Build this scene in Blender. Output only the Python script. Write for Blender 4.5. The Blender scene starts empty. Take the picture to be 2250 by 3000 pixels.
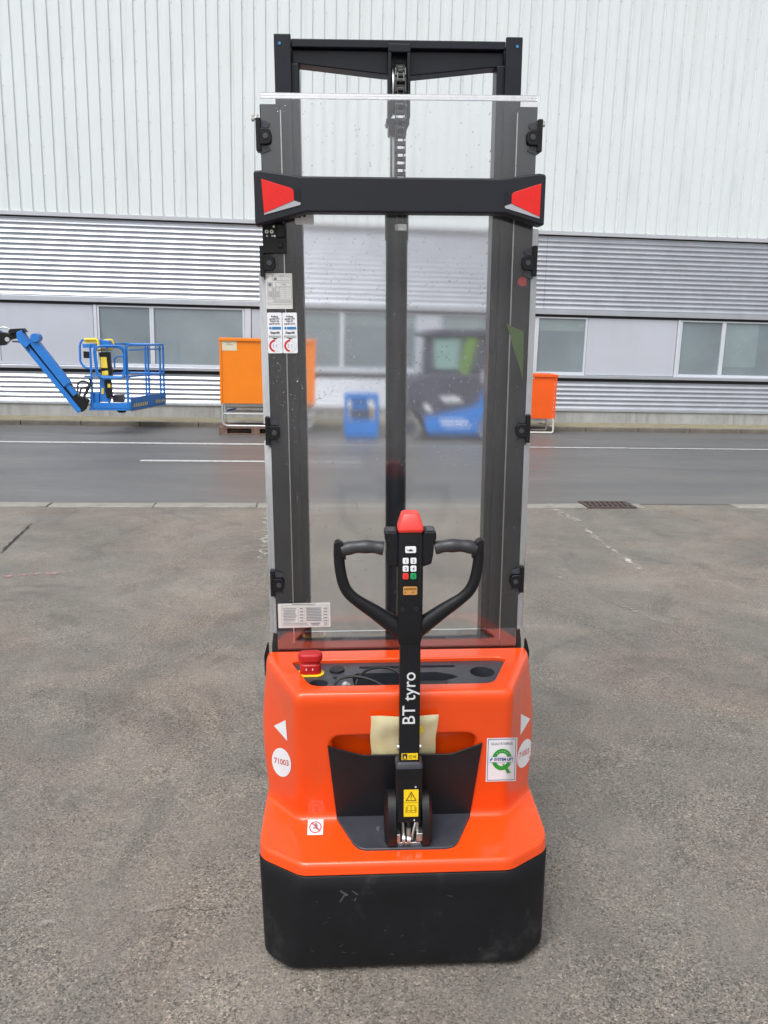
import bpy, bmesh, math, random
from mathutils import Vector, Matrix, geometry
from mathutils.bvhtree import BVHTree
random.seed(7)
rad = math.radians
SC = bpy.context.scene
COL = SC.collection

# ------------------------------------------------------------------ camera
PITCH, ROLL, EYE = rad(12.1), rad(1.4), 1.75
cam_d = bpy.data.cameras.new('camera')
cam = bpy.data.objects.new('camera', cam_d)
COL.objects.link(cam)
cam.matrix_world = Matrix.Translation((0, 0, EYE)) @ Matrix.Rotation(math.pi/2 - PITCH, 4, 'X') @ Matrix.Rotation(ROLL, 4, 'Z')
cam_d.sensor_fit = 'VERTICAL'
cam_d.sensor_height = 24.0
cam_d.lens = 24.0 * 2492 / 3000
cam_d.clip_start, cam_d.clip_end = 0.05, 6000
SC.camera = cam

# ------------------------------------------------------------------ light: bright overcast sky
SUN_EL, SUN_AZ = rad(58), rad(205)          # azimuth clockwise from +Y: behind the photographer, a little to the left
w = bpy.data.worlds.new('World'); SC.world = w; w.use_nodes = True
nt = w.node_tree; nt.nodes.clear()
sky = nt.nodes.new('ShaderNodeTexSky'); sky.sky_type = 'NISHITA'; sky.sun_disc = False
sky.sun_elevation = SUN_EL; sky.sun_rotation = SUN_AZ
sky.air_density = 1.0; sky.dust_density = 4.0; sky.ozone_density = 1.0
hs = nt.nodes.new('ShaderNodeHueSaturation'); hs.inputs['Saturation'].default_value = 0.16
bg = nt.nodes.new('ShaderNodeBackground'); bg.inputs['Strength'].default_value = 0.15
wo = nt.nodes.new('ShaderNodeOutputWorld')
nt.links.new(sky.outputs[0], hs.inputs['Color']); nt.links.new(hs.outputs[0], bg.inputs[0]); nt.links.new(bg.outputs[0], wo.inputs[0])
sd = bpy.data.lights.new('sun', 'SUN'); sd.energy = 1.1; sd.angle = rad(35); sd.color = (1.0, 0.985, 0.96)
sun = bpy.data.objects.new('sun', sd); COL.objects.link(sun)
to_sun = Vector((math.sin(SUN_AZ)*math.cos(SUN_EL), math.cos(SUN_AZ)*math.cos(SUN_EL), math.sin(SUN_EL)))
sun.rotation_euler = to_sun.to_track_quat('Z', 'Y').to_euler()
SC.view_settings.view_transform = 'Standard'; SC.view_settings.look = 'None'
SC.view_settings.gamma = 1; SC.view_settings.exposure = 0.5
SC.cycles.max_bounces = 8; SC.cycles.transparent_max_bounces = 16

# ------------------------------------------------------------------ frames of reference
MACH = Matrix.Translation((0.0924, 2.053, 0)) @ Matrix.Rotation(rad(2.9), 4, 'Z') @ Matrix.Rotation(-ROLL, 4, 'Y') @ Matrix.Rotation(rad(1.5), 4, 'X')
BLD = Matrix.Translation((0, 15.23, 0)) @ Matrix.Rotation(rad(6.2), 4, 'Z')    # kerb line of the hall: u along it, v towards the wall
BLDI = BLD.inverted()
def bpl(px, py, axis, val):
    """survey helper: point of the yard (u, v, z) on the plane axis=val seen at photo pixel (px, py)"""
    d = cam.matrix_world.to_3x3() @ Vector(((px-1125)/2492, -(py-1500)/2492, -1))
    d = BLDI.to_3x3() @ d; c = BLDI @ Vector((0, 0, EYE))
    t = (val - c[axis]) / d[axis]
    return c + d*t
def bat(px, py, v): return bpl(px, py, 1, v)

# ------------------------------------------------------------------ materials
MATS = {}
def nodes_of(m):
    m.use_nodes = True
    return m.node_tree, m.node_tree.nodes.get('Principled BSDF')
def ramp(nt, stops, src):
    r = nt.nodes.new('ShaderNodeValToRGB'); e = r.color_ramp.elements
    while len(e) > 1: e.remove(e[-1])
    e[0].position, e[0].color = stops[0][0], (*stops[0][1], 1) if len(stops[0][1]) == 3 else stops[0][1]
    for p, c in stops[1:]:
        n = e.new(p); n.color = (*c, 1)
    nt.links.new(src, r.inputs[0]); return r.outputs[0]
def noise(nt, scale, detail=4, rough=.55, vec=None, dist=0):
    n = nt.nodes.new('ShaderNodeTexNoise'); n.inputs['Scale'].default_value = scale
    n.inputs['Detail'].default_value = detail; n.inputs['Roughness'].default_value = rough; n.inputs['Distortion'].default_value = dist
    if vec: nt.links.new(vec, n.inputs['Vector'])
    return n.outputs['Fac']
def mixc(nt, a, b, fac, mode='MIX'):
    m = nt.nodes.new('ShaderNodeMix'); m.data_type = 'RGBA'; m.blend_type = mode
    for k, s in ((6, a), (7, b)):
        if isinstance(s, tuple): m.inputs[k].default_value = (*s[:3], 1)
        else: nt.links.new(s, m.inputs[k])
    if isinstance(fac, (int, float)): m.inputs[0].default_value = fac
    else: nt.links.new(fac, m.inputs[0])
    return m.outputs[2]
def coords(nt, which='Object'):
    return nt.nodes.new('ShaderNodeTexCoord').outputs[which]
def vscale(nt, vec, s):
    m = nt.nodes.new('ShaderNodeMapping'); m.inputs['Scale'].default_value = s; nt.links.new(vec, m.inputs['Vector']); return m.outputs[0]
def mth(nt, op, a, b=None):
    m = nt.nodes.new('ShaderNodeMath'); m.operation = op
    for k, s in ((0, a), (1, b)):
        if s is None: continue
        if isinstance(s, (int, float)): m.inputs[k].default_value = s
        else: nt.links.new(s, m.inputs[k])
    return m.outputs[0]
def bump(nt, bsdf, h, strength=.2, dist=.01):
    b = nt.nodes.new('ShaderNodeBump'); b.inputs['Strength'].default_value = strength; b.inputs['Distance'].default_value = dist
    nt.links.new(h, b.inputs['Height']); nt.links.new(b.outputs[0], bsdf.inputs['Normal'])
def mat(name, col, rough=.5, metal=0, var=.12, vs=8.0, bmp=0, bs=60, spec=.5, coat=0, rvar=.08, dirt=None):
    """plain material with a little uneven colour, gloss and relief"""
    m = bpy.data.materials.new(name); nt, b = nodes_of(m)
    o = coords(nt)
    n1 = noise(nt, vs, 5, .6, o)
    lo = tuple(max(0, c*(1-var)) for c in col); hi = tuple(min(1, c*(1+var)) for c in col)
    c = ramp(nt, [(.3, lo), (.7, hi)], n1)
    if dirt:
        dn = noise(nt, dirt[1], 6, .7, o)
        f = ramp(nt, [(dirt[2], (0,)*3), (min(1, dirt[2]+.18), (1,)*3)], dn)
        c = mixc(nt, c, dirt[0], mth(nt, 'MULTIPLY', f, dirt[3]))
    nt.links.new(c, b.inputs['Base Color'])
    n2 = noise(nt, vs*2.3, 4, .6, o)
    r = nt.nodes.new('ShaderNodeMapRange'); r.inputs['To Min'].default_value = max(.02, rough-rvar); r.inputs['To Max'].default_value = min(1, rough+rvar)
    nt.links.new(n2, r.inputs['Value']); nt.links.new(r.outputs[0], b.inputs['Roughness'])
    b.inputs['Metallic'].default_value = metal; b.inputs['Specular IOR Level'].default_value = spec
    b.inputs['Coat Weight'].default_value = coat; b.inputs['Coat Roughness'].default_value = .07
    if bmp: bump(nt, b, noise(nt, bs, 3, .6, o), bmp, .003)
    MATS[name] = m; return m

M_orange = mat('orange_plastic', (.80, .066, .002), .34, var=.05, vs=5, coat=.55, bmp=.05, bs=220, spec=.4, rvar=.10, dirt=((.50, .13, .045), 9, .60, .28))
M_black = mat('black_plastic', (.0065, .0067, .0085), .42, var=.2, vs=9, bmp=.12, bs=700, spec=.32)
M_bumper = mat('black_skirt', (.0065, .0067, .0085), .52, var=.25, vs=6, bmp=.15, bs=500, spec=.25, dirt=((.075, .073, .072), 7, .56, .38))
M_panel = mat('dark_panel', (.009, .0093, .012), .42, var=.15, vs=12, bmp=.10, bs=600, spec=.35)
M_tray = mat('dark_tray', (.038, .041, .052), .38, var=.2, vs=14, bmp=.08, bs=500, spec=.5)
M_mast = mat('mast_paint', (.0065, .0078, .0140), .36, var=.25, vs=7, bmp=.06, bs=300, spec=.35, dirt=((.05, .05, .05), 30, .66, .35))
M_bar = mat('bar_paint', (.0115, .0125, .019), .46, var=.1, vs=10, bmp=.08, bs=500, spec=.35)
M_rubber = mat('rubber', (.012, .012, .012), .55, var=.3, vs=20)
M_steel = mat('zinc_steel', (.55, .55, .53), .32, metal=.9, var=.15, vs=40)
M_chain = mat('oiled_chain', (.075, .075, .075), .35, metal=.85, var=.3, vs=80)
M_red = mat('red_reflector', (.70, .008, .006), .30, var=.04, vs=30)
M_redcap = mat('red_button', (.78, .045, .035), .38, var=.05, vs=40)
M_redstop = mat('red_stop', (.42, .010, .012), .35, var=.08, vs=40)
M_yellow = mat('yellow_label', (.85, .58, .01), .4, var=.04, vs=30)
M_white = mat('white_label', (.78, .79, .83), .35, var=.03, vs=30)
M_grey = mat('grey_label', (.60, .60, .59), .45, var=.05, vs=30)
M_ink = mat('black_ink', (.02, .02, .025), .5, var=0)
M_inkg = mat('grey_ink', (.16, .17, .2), .5, var=0)
M_inkw = mat('white_ink', (.62, .63, .65), .5, var=0)
M_blue_ink = mat('blue_ink', (.01, .045, .22), .4, var=0)
M_lblue_ink = mat('light_blue_ink', (.03, .19, .45), .4, var=0)
M_green_ink = mat('green_ink', (.02, .30, .03), .4, var=.1, vs=60)
M_red_ink = mat('red_ink', (.55, .02, .03), .4, var=0)
M_brown_ink = mat('brown_ink', (.12, .07, .0), .5, var=0)
M_green = mat('green_button', (.01, .30, .09), .4, var=0)
M_lcd = mat('display_amber', (.52, .25, .07), .3, var=.1, vs=60)
M_silver = mat('silver_bevel', (.42, .43, .46), .35, metal=.3, var=.05)
M_bluepaint = mat('blue_paint', (.012, .17, .56), .34, var=.10, vs=4, coat=.2, dirt=((.25, .25, .24), 9, .66, .3))
M_yelpad = mat('yellow_pad', (.80, .60, .06), .5, var=.1, vs=15)
M_or1 = mat('amber_paint', (.78, .20, .002), .38, var=.05, vs=3, dirt=((.5, .12, .02), 6, .68, .25))
M_or2 = mat('vivid_orange_paint', (.85, .105, .004), .38, var=.05, vs=3)
M_galv = mat('galvanised_tube', (.52, .54, .55), .38, metal=.6, var=.15, vs=12)
M_wood = mat('weathered_wood', (.155, .095, .07), .8, var=.35, vs=14, bmp=.4, bs=50)
M_clad = mat('white_cladding', (.645, .69, .70), .42, var=.025, vs=1.5, rvar=.05)
M_cladtrim = mat('grey_trim', (.46, .48, .51), .35, metal=.15, var=.04, vs=3)
M_ribbed = mat('silver_sheet', (.53, .555, .60), .36, metal=.8, var=.07, vs=2.5)
M_frame = mat('window_frame', (.56, .59, .64), .42, var=.05, vs=5)
M_wpanel = mat('panel_sheet', (.49, .515, .58), .32, metal=.1, var=.03, vs=1.2)
M_pane = mat('frosted_pane', (.185, .228, .25), .08, var=.14, vs=.9, spec=1.0)
M_pane_overlay = mat('pale_pane_overlay', (.23, .285, .30), .25, var=.08, vs=2, spec=.7)
M_plinth = mat('concrete_plinth', (.34, .345, .345), .8, var=.14, vs=3, bmp=.2, bs=40, dirt=((.16, .15, .13), 5, .6, .4))
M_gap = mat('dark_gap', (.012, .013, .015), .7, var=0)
M_roof = mat('roof_sheet', (.35, .36, .37), .6, var=.1)
M_iron = mat('rusty_iron', (.085, .062, .058), .6, metal=.3, var=.35, vs=40, bmp=.3, bs=90)
M_hollow = mat('drain_hollow', (.01, .008, .007), .9, var=0)
M_line = mat('road_paint', (.44, .45, .45), .6, var=.2, vs=14, dirt=((.16, .16, .165), 26, .57, .8))
M_moss = mat('mossy_paving', (.235, .215, .145), .85, var=.22, vs=7, bmp=.4, bs=60, dirt=((.16, .18, .06), 4, .56, .6))
M_kerb = mat('kerb_concrete', (.135, .12, .10), .85, var=.25, vs=6, bmp=.4, bs=60)
M_gutter = mat('gutter_concrete', (.25, .24, .215), .75, var=.18, vs=5, bmp=.3, bs=60, dirt=((.17, .16, .15), 7, .58, .5))
M_vehicle = mat('dark_vehicle_paint', (.060, .064, .088), .4, var=.2, vs=4)
M_vglass = mat('tinted_cab_glass', (.20, .33, .31), .12, var=.15, vs=6, spec=.8)
M_hiviz_reflection = mat('hiviz_and_reflection_green', (.12, .24, .035), .7, var=.2, vs=20)
M_tread = mat('dusty_tyre', (.075, .072, .068), .85, var=.25, vs=25)
M_hub = mat('dusty_hub', (.20, .195, .185), .6, var=.2, vs=25)

def ground_mat():
    m = bpy.data.materials.new('yard_asphalt'); nt, b = nodes_of(m); o = coords(nt)
    big = noise(nt, .55, 5, .62, o, 1.3); mid = noise(nt, 2.1, 6, .66, o, 1.0)
    c = ramp(nt, [(.32, (.126, .120, .113)), (.46, (.166, .151, .134)), (.56, (.194, .174, .152)), (.70, (.252, .228, .200))], big)
    c2 = ramp(nt, [(.34, (.130, .120, .108)), (.50, (.184, .167, .147)), (.66, (.250, .226, .196))], mid)
    c = mixc(nt, c, c2, .42)
    tint = noise(nt, .8, 5, .62, vscale(nt, o, (1, 1, 1)), 1.2)          # drifts of coloured dust
    c = mixc(nt, c, ramp(nt, [(.34, (.95, .99, .98)), (.5, (1, 1, 1)), (.66, (1.06, .98, .96))], tint), .8, 'MULTIPLY')
    stain = ramp(nt, [(.56, (1, 1, 1)), (.60, (.74, .74, .75)), (.70, (.66, .66, .68))], noise(nt, .95, 6, .6, vscale(nt, o, (1, .8, 1)), 2.4))
    c = mixc(nt, c, stain, .6, 'MULTIPLY')
    # aggregate of a few millimetres with dark pits, showing in worn patches
    v = nt.nodes.new('ShaderNodeTexVoronoi'); v.inputs['Scale'].default_value = 180; v.inputs['Randomness'].default_value = 1; nt.links.new(o, v.inputs['Vector'])
    sep = nt.nodes.new('ShaderNodeSeparateColor'); nt.links.new(v.outputs['Color'], sep.inputs[0])
    stone = ramp(nt, [(.0, (.42, .43, .44)), (.18, (.62, .62, .62)), (.45, (.95, .94, .92)), (.82, (1.18, 1.15, 1.1)), (.96, (1.5, 1.46, 1.38)), (1, (2.0, 1.95, 1.85))], sep.outputs[0])
    worn_ = ramp(nt, [(.34, (.35,)*3), (.60, (1.0,)*3)], noise(nt, 1.7, 6, .7, o, .8))
    c = mixc(nt, c, stone, worn_, 'MULTIPLY')
    pn = noise(nt, 105, 4, .75, o)
    pits = ramp(nt, [(.38, (.20, .20, .21)), (.45, (1.04, 1.04, 1.04))], pn)
    c = mixc(nt, c, pits, mth(nt, 'MULTIPLY', worn_, .9), 'MULTIPLY')
    fine = ramp(nt, [(.3, (.72,)*3), (.7, (1.28,)*3)], noise(nt, 210, 2, .6, o))
    c = mixc(nt, c, fine, .7, 'MULTIPLY')
    # pale scrapes and dusty tracks, finer dark tyre smears
    sc_ = ramp(nt, [(.60, (0,)*3), (.70, (1,)*3)], noise(nt, 4.5, 8, .75, vscale(nt, o, (.7, 1.8, 1)), 1.8))
    c = mixc(nt, c, (.33, .305, .275), mth(nt, 'MULTIPLY', sc_, .5))
    sm = ramp(nt, [(.62, (0,)*3), (.75, (1,)*3)], noise(nt, 1.3, 7, .7, vscale(nt, o, (2.2, .7, 1)), 2.2))
    c = mixc(nt, c, (.095, .091, .088), mth(nt, 'MULTIPLY', sm, .22))
    nt.links.new(c, b.inputs['Base Color'])
    rr = nt.nodes.new('ShaderNodeMapRange'); rr.inputs['To Min'].default_value = .30; rr.inputs['To Max'].default_value = .85; rr.inputs['From Min'].default_value = .3; rr.inputs['From Max'].default_value = .7
    nt.links.new(noise(nt, .9, 5, .62, o, 1.5), rr.inputs['Value']); nt.links.new(rr.outputs[0], b.inputs['Roughness'])
    h = mth(nt, 'ADD', mth(nt, 'MULTIPLY', pn, .8), mth(nt, 'MULTIPLY', sep.outputs[0], .4))
    bump(nt, b, h, .5, .006)
    return m
def road_mat():
    m = bpy.data.materials.new('road_asphalt'); nt, b = nodes_of(m); o = coords(nt)
    big = noise(nt, .5, 4, .6, vscale(nt, o, (.35, 1.3, 1)), .8)
    c = ramp(nt, [(.32, (.098, .098, .100)), (.52, (.122, .120, .119)), (.72, (.152, .147, .141))], big)
    sp = ramp(nt, [(.35, (.8,)*3), (.65, (1.2,)*3)], noise(nt, 70, 3, .7, o))
    c = mixc(nt, c, sp, .6, 'MULTIPLY')
    st = ramp(nt, [(.62, (0,)*3), (.74, (1,)*3)], noise(nt, 1.6, 6, .7, vscale(nt, o, (.35, 2.4, 1)), 1.0))
    c = mixc(nt, c, (.21, .205, .20), mth(nt, 'MULTIPLY', st, .5))
    nt.links.new(c, b.inputs['Base Color'])
    rr = nt.nodes.new('ShaderNodeMapRange'); rr.inputs['To Min'].default_value = .24; rr.inputs['To Max'].default_value = .62
    nt.links.new(noise(nt, .9, 5, .65, vscale(nt, o, (.4, 1.4, 1)), .6), rr.inputs['Value']); nt.links.new(rr.outputs[0], b.inputs['Roughness'])
    bump(nt, b, noise(nt, 160, 3, .6, o), .25, .004)
    return m
def screen_mat(name, haze, gloss_ior=1.56, blur=.72, grough=.10, tint=(.99, .993, 1.0), white=(.64, .66, .73)):
    """scratched, rain-wet clear plastic: reflects, lets light through, scatters a little and blurs what is far behind it"""
    m = bpy.data.materials.new(name); m.use_nodes = True; nt = m.node_tree; nt.nodes.clear(); o = coords(nt)
    out = nt.nodes.new('ShaderNodeOutputMaterial')
    tr = nt.nodes.new('ShaderNodeBsdfTransparent'); tr.inputs[0].default_value = (*tint, 1)
    rf = nt.nodes.new('ShaderNodeBsdfRefraction'); rf.inputs['IOR'].default_value = 1.04; rf.inputs['Roughness'].default_value = .24; rf.inputs['Color'].default_value = (*tint, 1)
    mx = nt.nodes.new('ShaderNodeMixShader'); mx.inputs[0].default_value = blur
    nt.links.new(tr.outputs[0], mx.inputs[1]); nt.links.new(rf.outputs[0], mx.inputs[2])
    df = nt.nodes.new('ShaderNodeBsdfDiffuse'); df.inputs[0].default_value = (*white, 1)
    tl = nt.nodes.new('ShaderNodeBsdfTranslucent'); tl.inputs[0].default_value = (*white, 1)
    dm = nt.nodes.new('ShaderNodeMixShader'); dm.inputs[0].default_value = .45
    nt.links.new(df.outputs[0], dm.inputs[1]); nt.links.new(tl.outputs[0], dm.inputs[2])
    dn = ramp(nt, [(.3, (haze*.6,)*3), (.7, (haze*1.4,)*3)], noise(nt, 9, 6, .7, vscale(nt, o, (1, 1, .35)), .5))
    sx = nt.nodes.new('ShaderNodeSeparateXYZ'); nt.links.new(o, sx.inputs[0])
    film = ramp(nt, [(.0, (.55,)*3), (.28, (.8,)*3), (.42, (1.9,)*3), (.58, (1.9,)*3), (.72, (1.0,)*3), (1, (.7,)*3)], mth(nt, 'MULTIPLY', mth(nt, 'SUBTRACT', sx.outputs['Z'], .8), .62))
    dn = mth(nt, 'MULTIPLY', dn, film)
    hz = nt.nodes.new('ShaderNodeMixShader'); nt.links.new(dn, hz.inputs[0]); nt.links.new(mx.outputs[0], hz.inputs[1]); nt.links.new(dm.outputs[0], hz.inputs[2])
    fr = nt.nodes.new('ShaderNodeFresnel'); fr.inputs['IOR'].default_value = gloss_ior
    gl = nt.nodes.new('ShaderNodeBsdfGlossy'); gl.inputs['Roughness'].default_value = grough; gl.inputs[0].default_value = (1, 1, 1, 1)
    fm = nt.nodes.new('ShaderNodeMixShader'); nt.links.new(fr.outputs[0], fm.inputs[0]); nt.links.new(hz.outputs[0], fm.inputs[1]); nt.links.new(gl.outputs[0], fm.inputs[2])
    nt.links.new(fm.outputs[0], out.inputs[0]); return m
def streaked(m, col, amt, sc):
    nt, b = m.node_tree, m.node_tree.nodes['Principled BSDF']; old = b.inputs['Base Color'].links[0].from_socket
    f = ramp(nt, [(.50, (0,)*3), (.78, (1,)*3)], noise(nt, sc, 6, .65, vscale(nt, coords(nt, 'Generated') if False else coords(nt), (1, 1, .10)), .3))
    nt.links.new(mixc(nt, old, col, mth(nt, 'MULTIPLY', f, amt)), b.inputs['Base Color'])
streaked(M_clad, (.40, .41, .39), .45, 3.0); streaked(M_wpanel, (.36, .38, .41), .18, 4.0); streaked(M_plinth, (.15, .14, .12), .6, 6.0)
nt_, b_ = M_pane.node_tree, M_pane.node_tree.nodes['Principled BSDF']
oi = nt_.nodes.new('ShaderNodeObjectInfo'); old = b_.inputs['Base Color'].links[0].from_socket
nt_.links.new(mixc(nt_, old, ramp(nt_, [(0, (.62, .66, .68)), (.5, (1, 1, 1)), (1, (1.28, 1.26, 1.24))], oi.outputs['Random']), 1.0, 'MULTIPLY'), b_.inputs['Base Color'])
bump(nt_, b_, noise(nt_, 1.4, 2, .5, coords(nt_)), .12, .05)
M_ground = ground_mat(); M_road = road_mat()
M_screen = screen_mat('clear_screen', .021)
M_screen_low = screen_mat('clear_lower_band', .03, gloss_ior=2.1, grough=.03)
M_screen_edge_lit = screen_mat('lit_screen_edge', .55, blur=.2, white=(.80, .82, .86))  # whiter copy: light caught by the lips is put into the colour
m = bpy.data.materials.new('rain_water'); nt_, b_ = nodes_of(m); b_.inputs['Transmission Weight'].default_value = 1; b_.inputs['IOR'].default_value = 1.33; b_.inputs['Roughness'].default_value = .02
b_.inputs['Base Color'].default_value = (.97, .98, 1, 1); M_drop = m
def pouch_mat():
    m = bpy.data.materials.new('pale_mesh_pouch'); nt, b = nodes_of(m); o = coords(nt)
    wv = nt.nodes.new('ShaderNodeTexWave'); wv.inputs['Scale'].default_value = 130; wv.bands_direction = 'Z'; wv.inputs['Distortion'].default_value = 1; nt.links.new(o, wv.inputs['Vector'])
    wx = nt.nodes.new('ShaderNodeTexWave'); wx.inputs['Scale'].default_value = 130; wx.bands_direction = 'X'; wx.inputs['Distortion'].default_value = 1; nt.links.new(o, wx.inputs['Vector'])
    g = mth(nt, 'MULTIPLY', wv.outputs['Fac'], wx.outputs['Fac'])
    c = mixc(nt, (.60, .50, .17), (.88, .82, .46), ramp(nt, [(.1, (0,)*3), (.7, (1,)*3)], g))
    c = mixc(nt, c, (.86, .84, .66), ramp(nt, [(.35, (.25,)*3), (.8, (.8,)*3)], noise(nt, 7, 3, .5, o)))
    nt.links.new(c, b.inputs['Base Color']); b.inputs['Roughness'].default_value = .45
    bump(nt, b, g, .3, .002); return m
M_pouch = pouch_mat()

# ------------------------------------------------------------------ mesh helpers
class MB:
    """collects shapes for ONE mesh object"""
    def __init__(s): s.v = []; s.f = []
    def add(s, vs, fs):
        k = len(s.v); s.v += [Vector(p) for p in vs]; s.f += [tuple(i+k for i in f) for f in fs]; return s
    def box(s, x0, x1, y0, y1, z0, z1):
        x0, x1 = min(x0, x1), max(x0, x1); y0, y1 = min(y0, y1), max(y0, y1); z0, z1 = min(z0, z1), max(z0, z1)
        return s.add([(x0,y0,z0),(x1,y0,z0),(x1,y1,z0),(x0,y1,z0),(x0,y0,z1),(x1,y0,z1),(x1,y1,z1),(x0,y1,z1)],
                     [(0,3,2,1),(4,5,6,7),(0,1,5,4),(1,2,6,5),(2,3,7,6),(3,0,4,7)])
    def prism_xz(s, poly, y0, y1):
        """polygon in x,z extruded from y0 (front) to y1"""
        n = len(poly)
        a = sum(poly[i][0]*poly[(i+1)%n][1]-poly[(i+1)%n][0]*poly[i][1] for i in range(n))
        if a < 0: poly = poly[::-1]
        vs = [(x, y0, z) for x, z in poly] + [(x, y1, z) for x, z in poly]
        fs = [tuple(range(n)), tuple(range(2*n-1, n-1, -1))] + [(i, i+n, (i+1)%n+n, (i+1)%n) for i in range(n)]
        return s.add(vs, fs)
    def prism_xy(s, poly, z0, z1):
        n = len(poly)
        a = sum(poly[i][0]*poly[(i+1)%n][1]-poly[(i+1)%n][0]*poly[i][1] for i in range(n))
        if a < 0: poly = poly[::-1]
        vs = [(x, y, z0) for x, y in poly] + [(x, y, z1) for x, y in poly]
        fs = [tuple(range(n-1, -1, -1)), tuple(range(n, 2*n))] + [(i, (i+1)%n, (i+1)%n+n, i+n) for i in range(n)]
        return s.add(vs, fs)
    def loft(s, rings, cap0=True, cap1=True):
        n = len(rings[0]); k = len(s.v)
        for r in rings: s.v += [Vector(p) for p in r]
        for i in range(len(rings)-1):
            for j in range(n):
                s.f.append((k+i*n+j, k+i*n+(j+1)%n, k+(i+1)*n+(j+1)%n, k+(i+1)*n+j))
        if cap0: s.f.append(tuple(k+j for j in range(n-1, -1, -1)))
        if cap1: s.f.append(tuple(k+(len(rings)-1)*n+j for j in range(n)))
        return s
    def tube(s, pts, r, n=10, closed=False, sq=None):
        """round (or sq=(a,b) oval) pipe along points"""
        pts = [Vector(p) for p in pts]; N = len(pts); rings = []
        prev = None
        for i in range(N):
            if closed: d = pts[(i+1)%N]-pts[i-1]
            else: d = (pts[min(i+1, N-1)]-pts[max(i-1, 0)])
            d.normalize()
            ref = prev if prev is not None else (Vector((0,1,0)) if abs(d.y) < .9 else Vector((0,0,1)))
            a = ref - d*ref.dot(d); a.normalize(); prev = a; b = d.cross(a)
            rr = r[i] if isinstance(r, (list, tuple)) else r
            ra, rb = (rr*sq[0], rr*sq[1]) if sq else (rr, rr)
            rings.append([pts[i]+a*math.cos(t)*ra+b*math.sin(t)*rb for t in [2*math.pi*j/n for j in range(n)]])
        if closed: rings.append(rings[0]); return s.loft(rings, False, False)
        return s.loft(rings)
    def cyl(s, c, axis, r, h, n=20, r2=None):
        c = Vector(c); ax = Vector(axis).normalized(); ref = Vector((0,0,1)) if abs(ax.z) < .9 else Vector((1,0,0))
        a = (ref-ax*ref.dot(ax)).normalized(); b = ax.cross(a); r2 = r if r2 is None else r2
        mk = lambda o, q: [c+ax*o+a*math.cos(t)*q+b*math.sin(t)*q for t in [2*math.pi*j/n for j in range(n)]]
        return s.loft([mk(0, r), mk(h, r2)])
    def ring(s, c, axis, r0, r1, h, n=28):
        c = Vector(c); ax = Vector(axis).normalized(); ref = Vector((0,0,1)) if abs(ax.z) < .9 else Vector((1,0,0))
        a = (ref-ax*ref.dot(ax)).normalized(); b = ax.cross(a)
        mk = lambda o, q: [c+ax*o+a*math.cos(t)*q+b*math.sin(t)*q for t in [2*math.pi*j/n for j in range(n)]]
        return s.loft([mk(0, r0), mk(0, r1), mk(h, r1), mk(h, r0), mk(0, r0)], False, False)
    def plate(s, outer, holes, z0, z1):
        """flat plate in x,y with holes"""
        ccw = lambda p: p if sum(p[i][0]*p[(i+1)%len(p)][1]-p[(i+1)%len(p)][0]*p[i][1] for i in range(len(p))) > 0 else p[::-1]
        outer = ccw(outer); holes = [ccw(h) for h in holes]; loops = [outer]+holes
        flat = [p for l in loops for p in l]; n = len(flat)
        tri = geometry.tessellate_polygon([[Vector((x, y, 0)) for x, y in l] for l in loops])
        k = len(s.v); s.v += [Vector((x, y, z1)) for x, y in flat] + [Vector((x, y, z0)) for x, y in flat]
        for t in tri:
            a, b, c = [flat[i] for i in t]
            up = (b[0]-a[0])*(c[1]-a[1])-(b[1]-a[1])*(c[0]-a[0]) > 0
            t = t if up else t[::-1]
            s.f.append(tuple(k+i for i in t)); s.f.append(tuple(k+n+i for i in t[::-1]))
        st = 0
        for li, l in enumerate(loops):
            L = len(l)
            for i in range(L):
                a, b = st+i, st+(i+1) % L
                s.f.append((k+a+n, k+b+n, k+b, k+a) if li == 0 else (k+b+n, k+a+n, k+a, k+b))
            st += L
        return s
    def build(s, name, material, parent=None, off=None, bevel=0, segs=2, smooth=True, ang=32, kind=None, fix=False):
        me = bpy.data.meshes.new(name)
        o3 = Vector(off) if off is not None else Vector((0, 0, 0))
        me.from_pydata([p-o3 for p in s.v], [], s.f)
        if fix:
            bm = bmesh.new(); bm.from_mesh(me); bmesh.ops.remove_doubles(bm, verts=bm.verts, dist=1e-6); bmesh.ops.recalc_face_normals(bm, faces=bm.faces)
            if fix == 'tri': bmesh.ops.triangulate(bm, faces=bm.faces)
            bm.to_mesh(me); bm.free()
        me.materials.append(material); me.update()
        if smooth:
            me.shade_smooth(); me.set_sharp_from_angle(angle=rad(ang))
        ob = bpy.data.objects.new(name, me); COL.objects.link(ob)
        if parent: ob.parent = parent
        if bevel:
            md = ob.modifiers.new('bevel', 'BEVEL'); md.width = bevel; md.segments = segs; md.limit_method = 'ANGLE'; md.angle_limit = rad(28); md.harden_normals = True
        if kind: ob['kind'] = kind
        return ob
def tag(o, label, cat, group=None):
    o['label'] = label; o['category'] = cat
    if group: o['group'] = group
    return o
def thing(name, matrix, label, cat, group=None):
    o = bpy.data.objects.new(name, None); COL.objects.link(o); o.empty_display_size = .1
    o.matrix_world = matrix; return tag(o, label, cat, group)
def copy_piece(o, parent, loc=None):
    c = o.copy(); COL.objects.link(c); c.parent = parent
    if loc is not None: c.location = loc
    return c
def rrect(x0, x1, z0, z1, r, n=4):
    pts = []
    for cx, cz, a0 in ((x1-r, z1-r, 0), (x0+r, z1-r, 90), (x0+r, z0+r, 180), (x1-r, z0+r, 270)):
        for i in range(n+1):
            a = rad(a0+90*i/n); pts.append((cx+r*math.cos(a), cz+r*math.sin(a)))
    return pts
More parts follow.
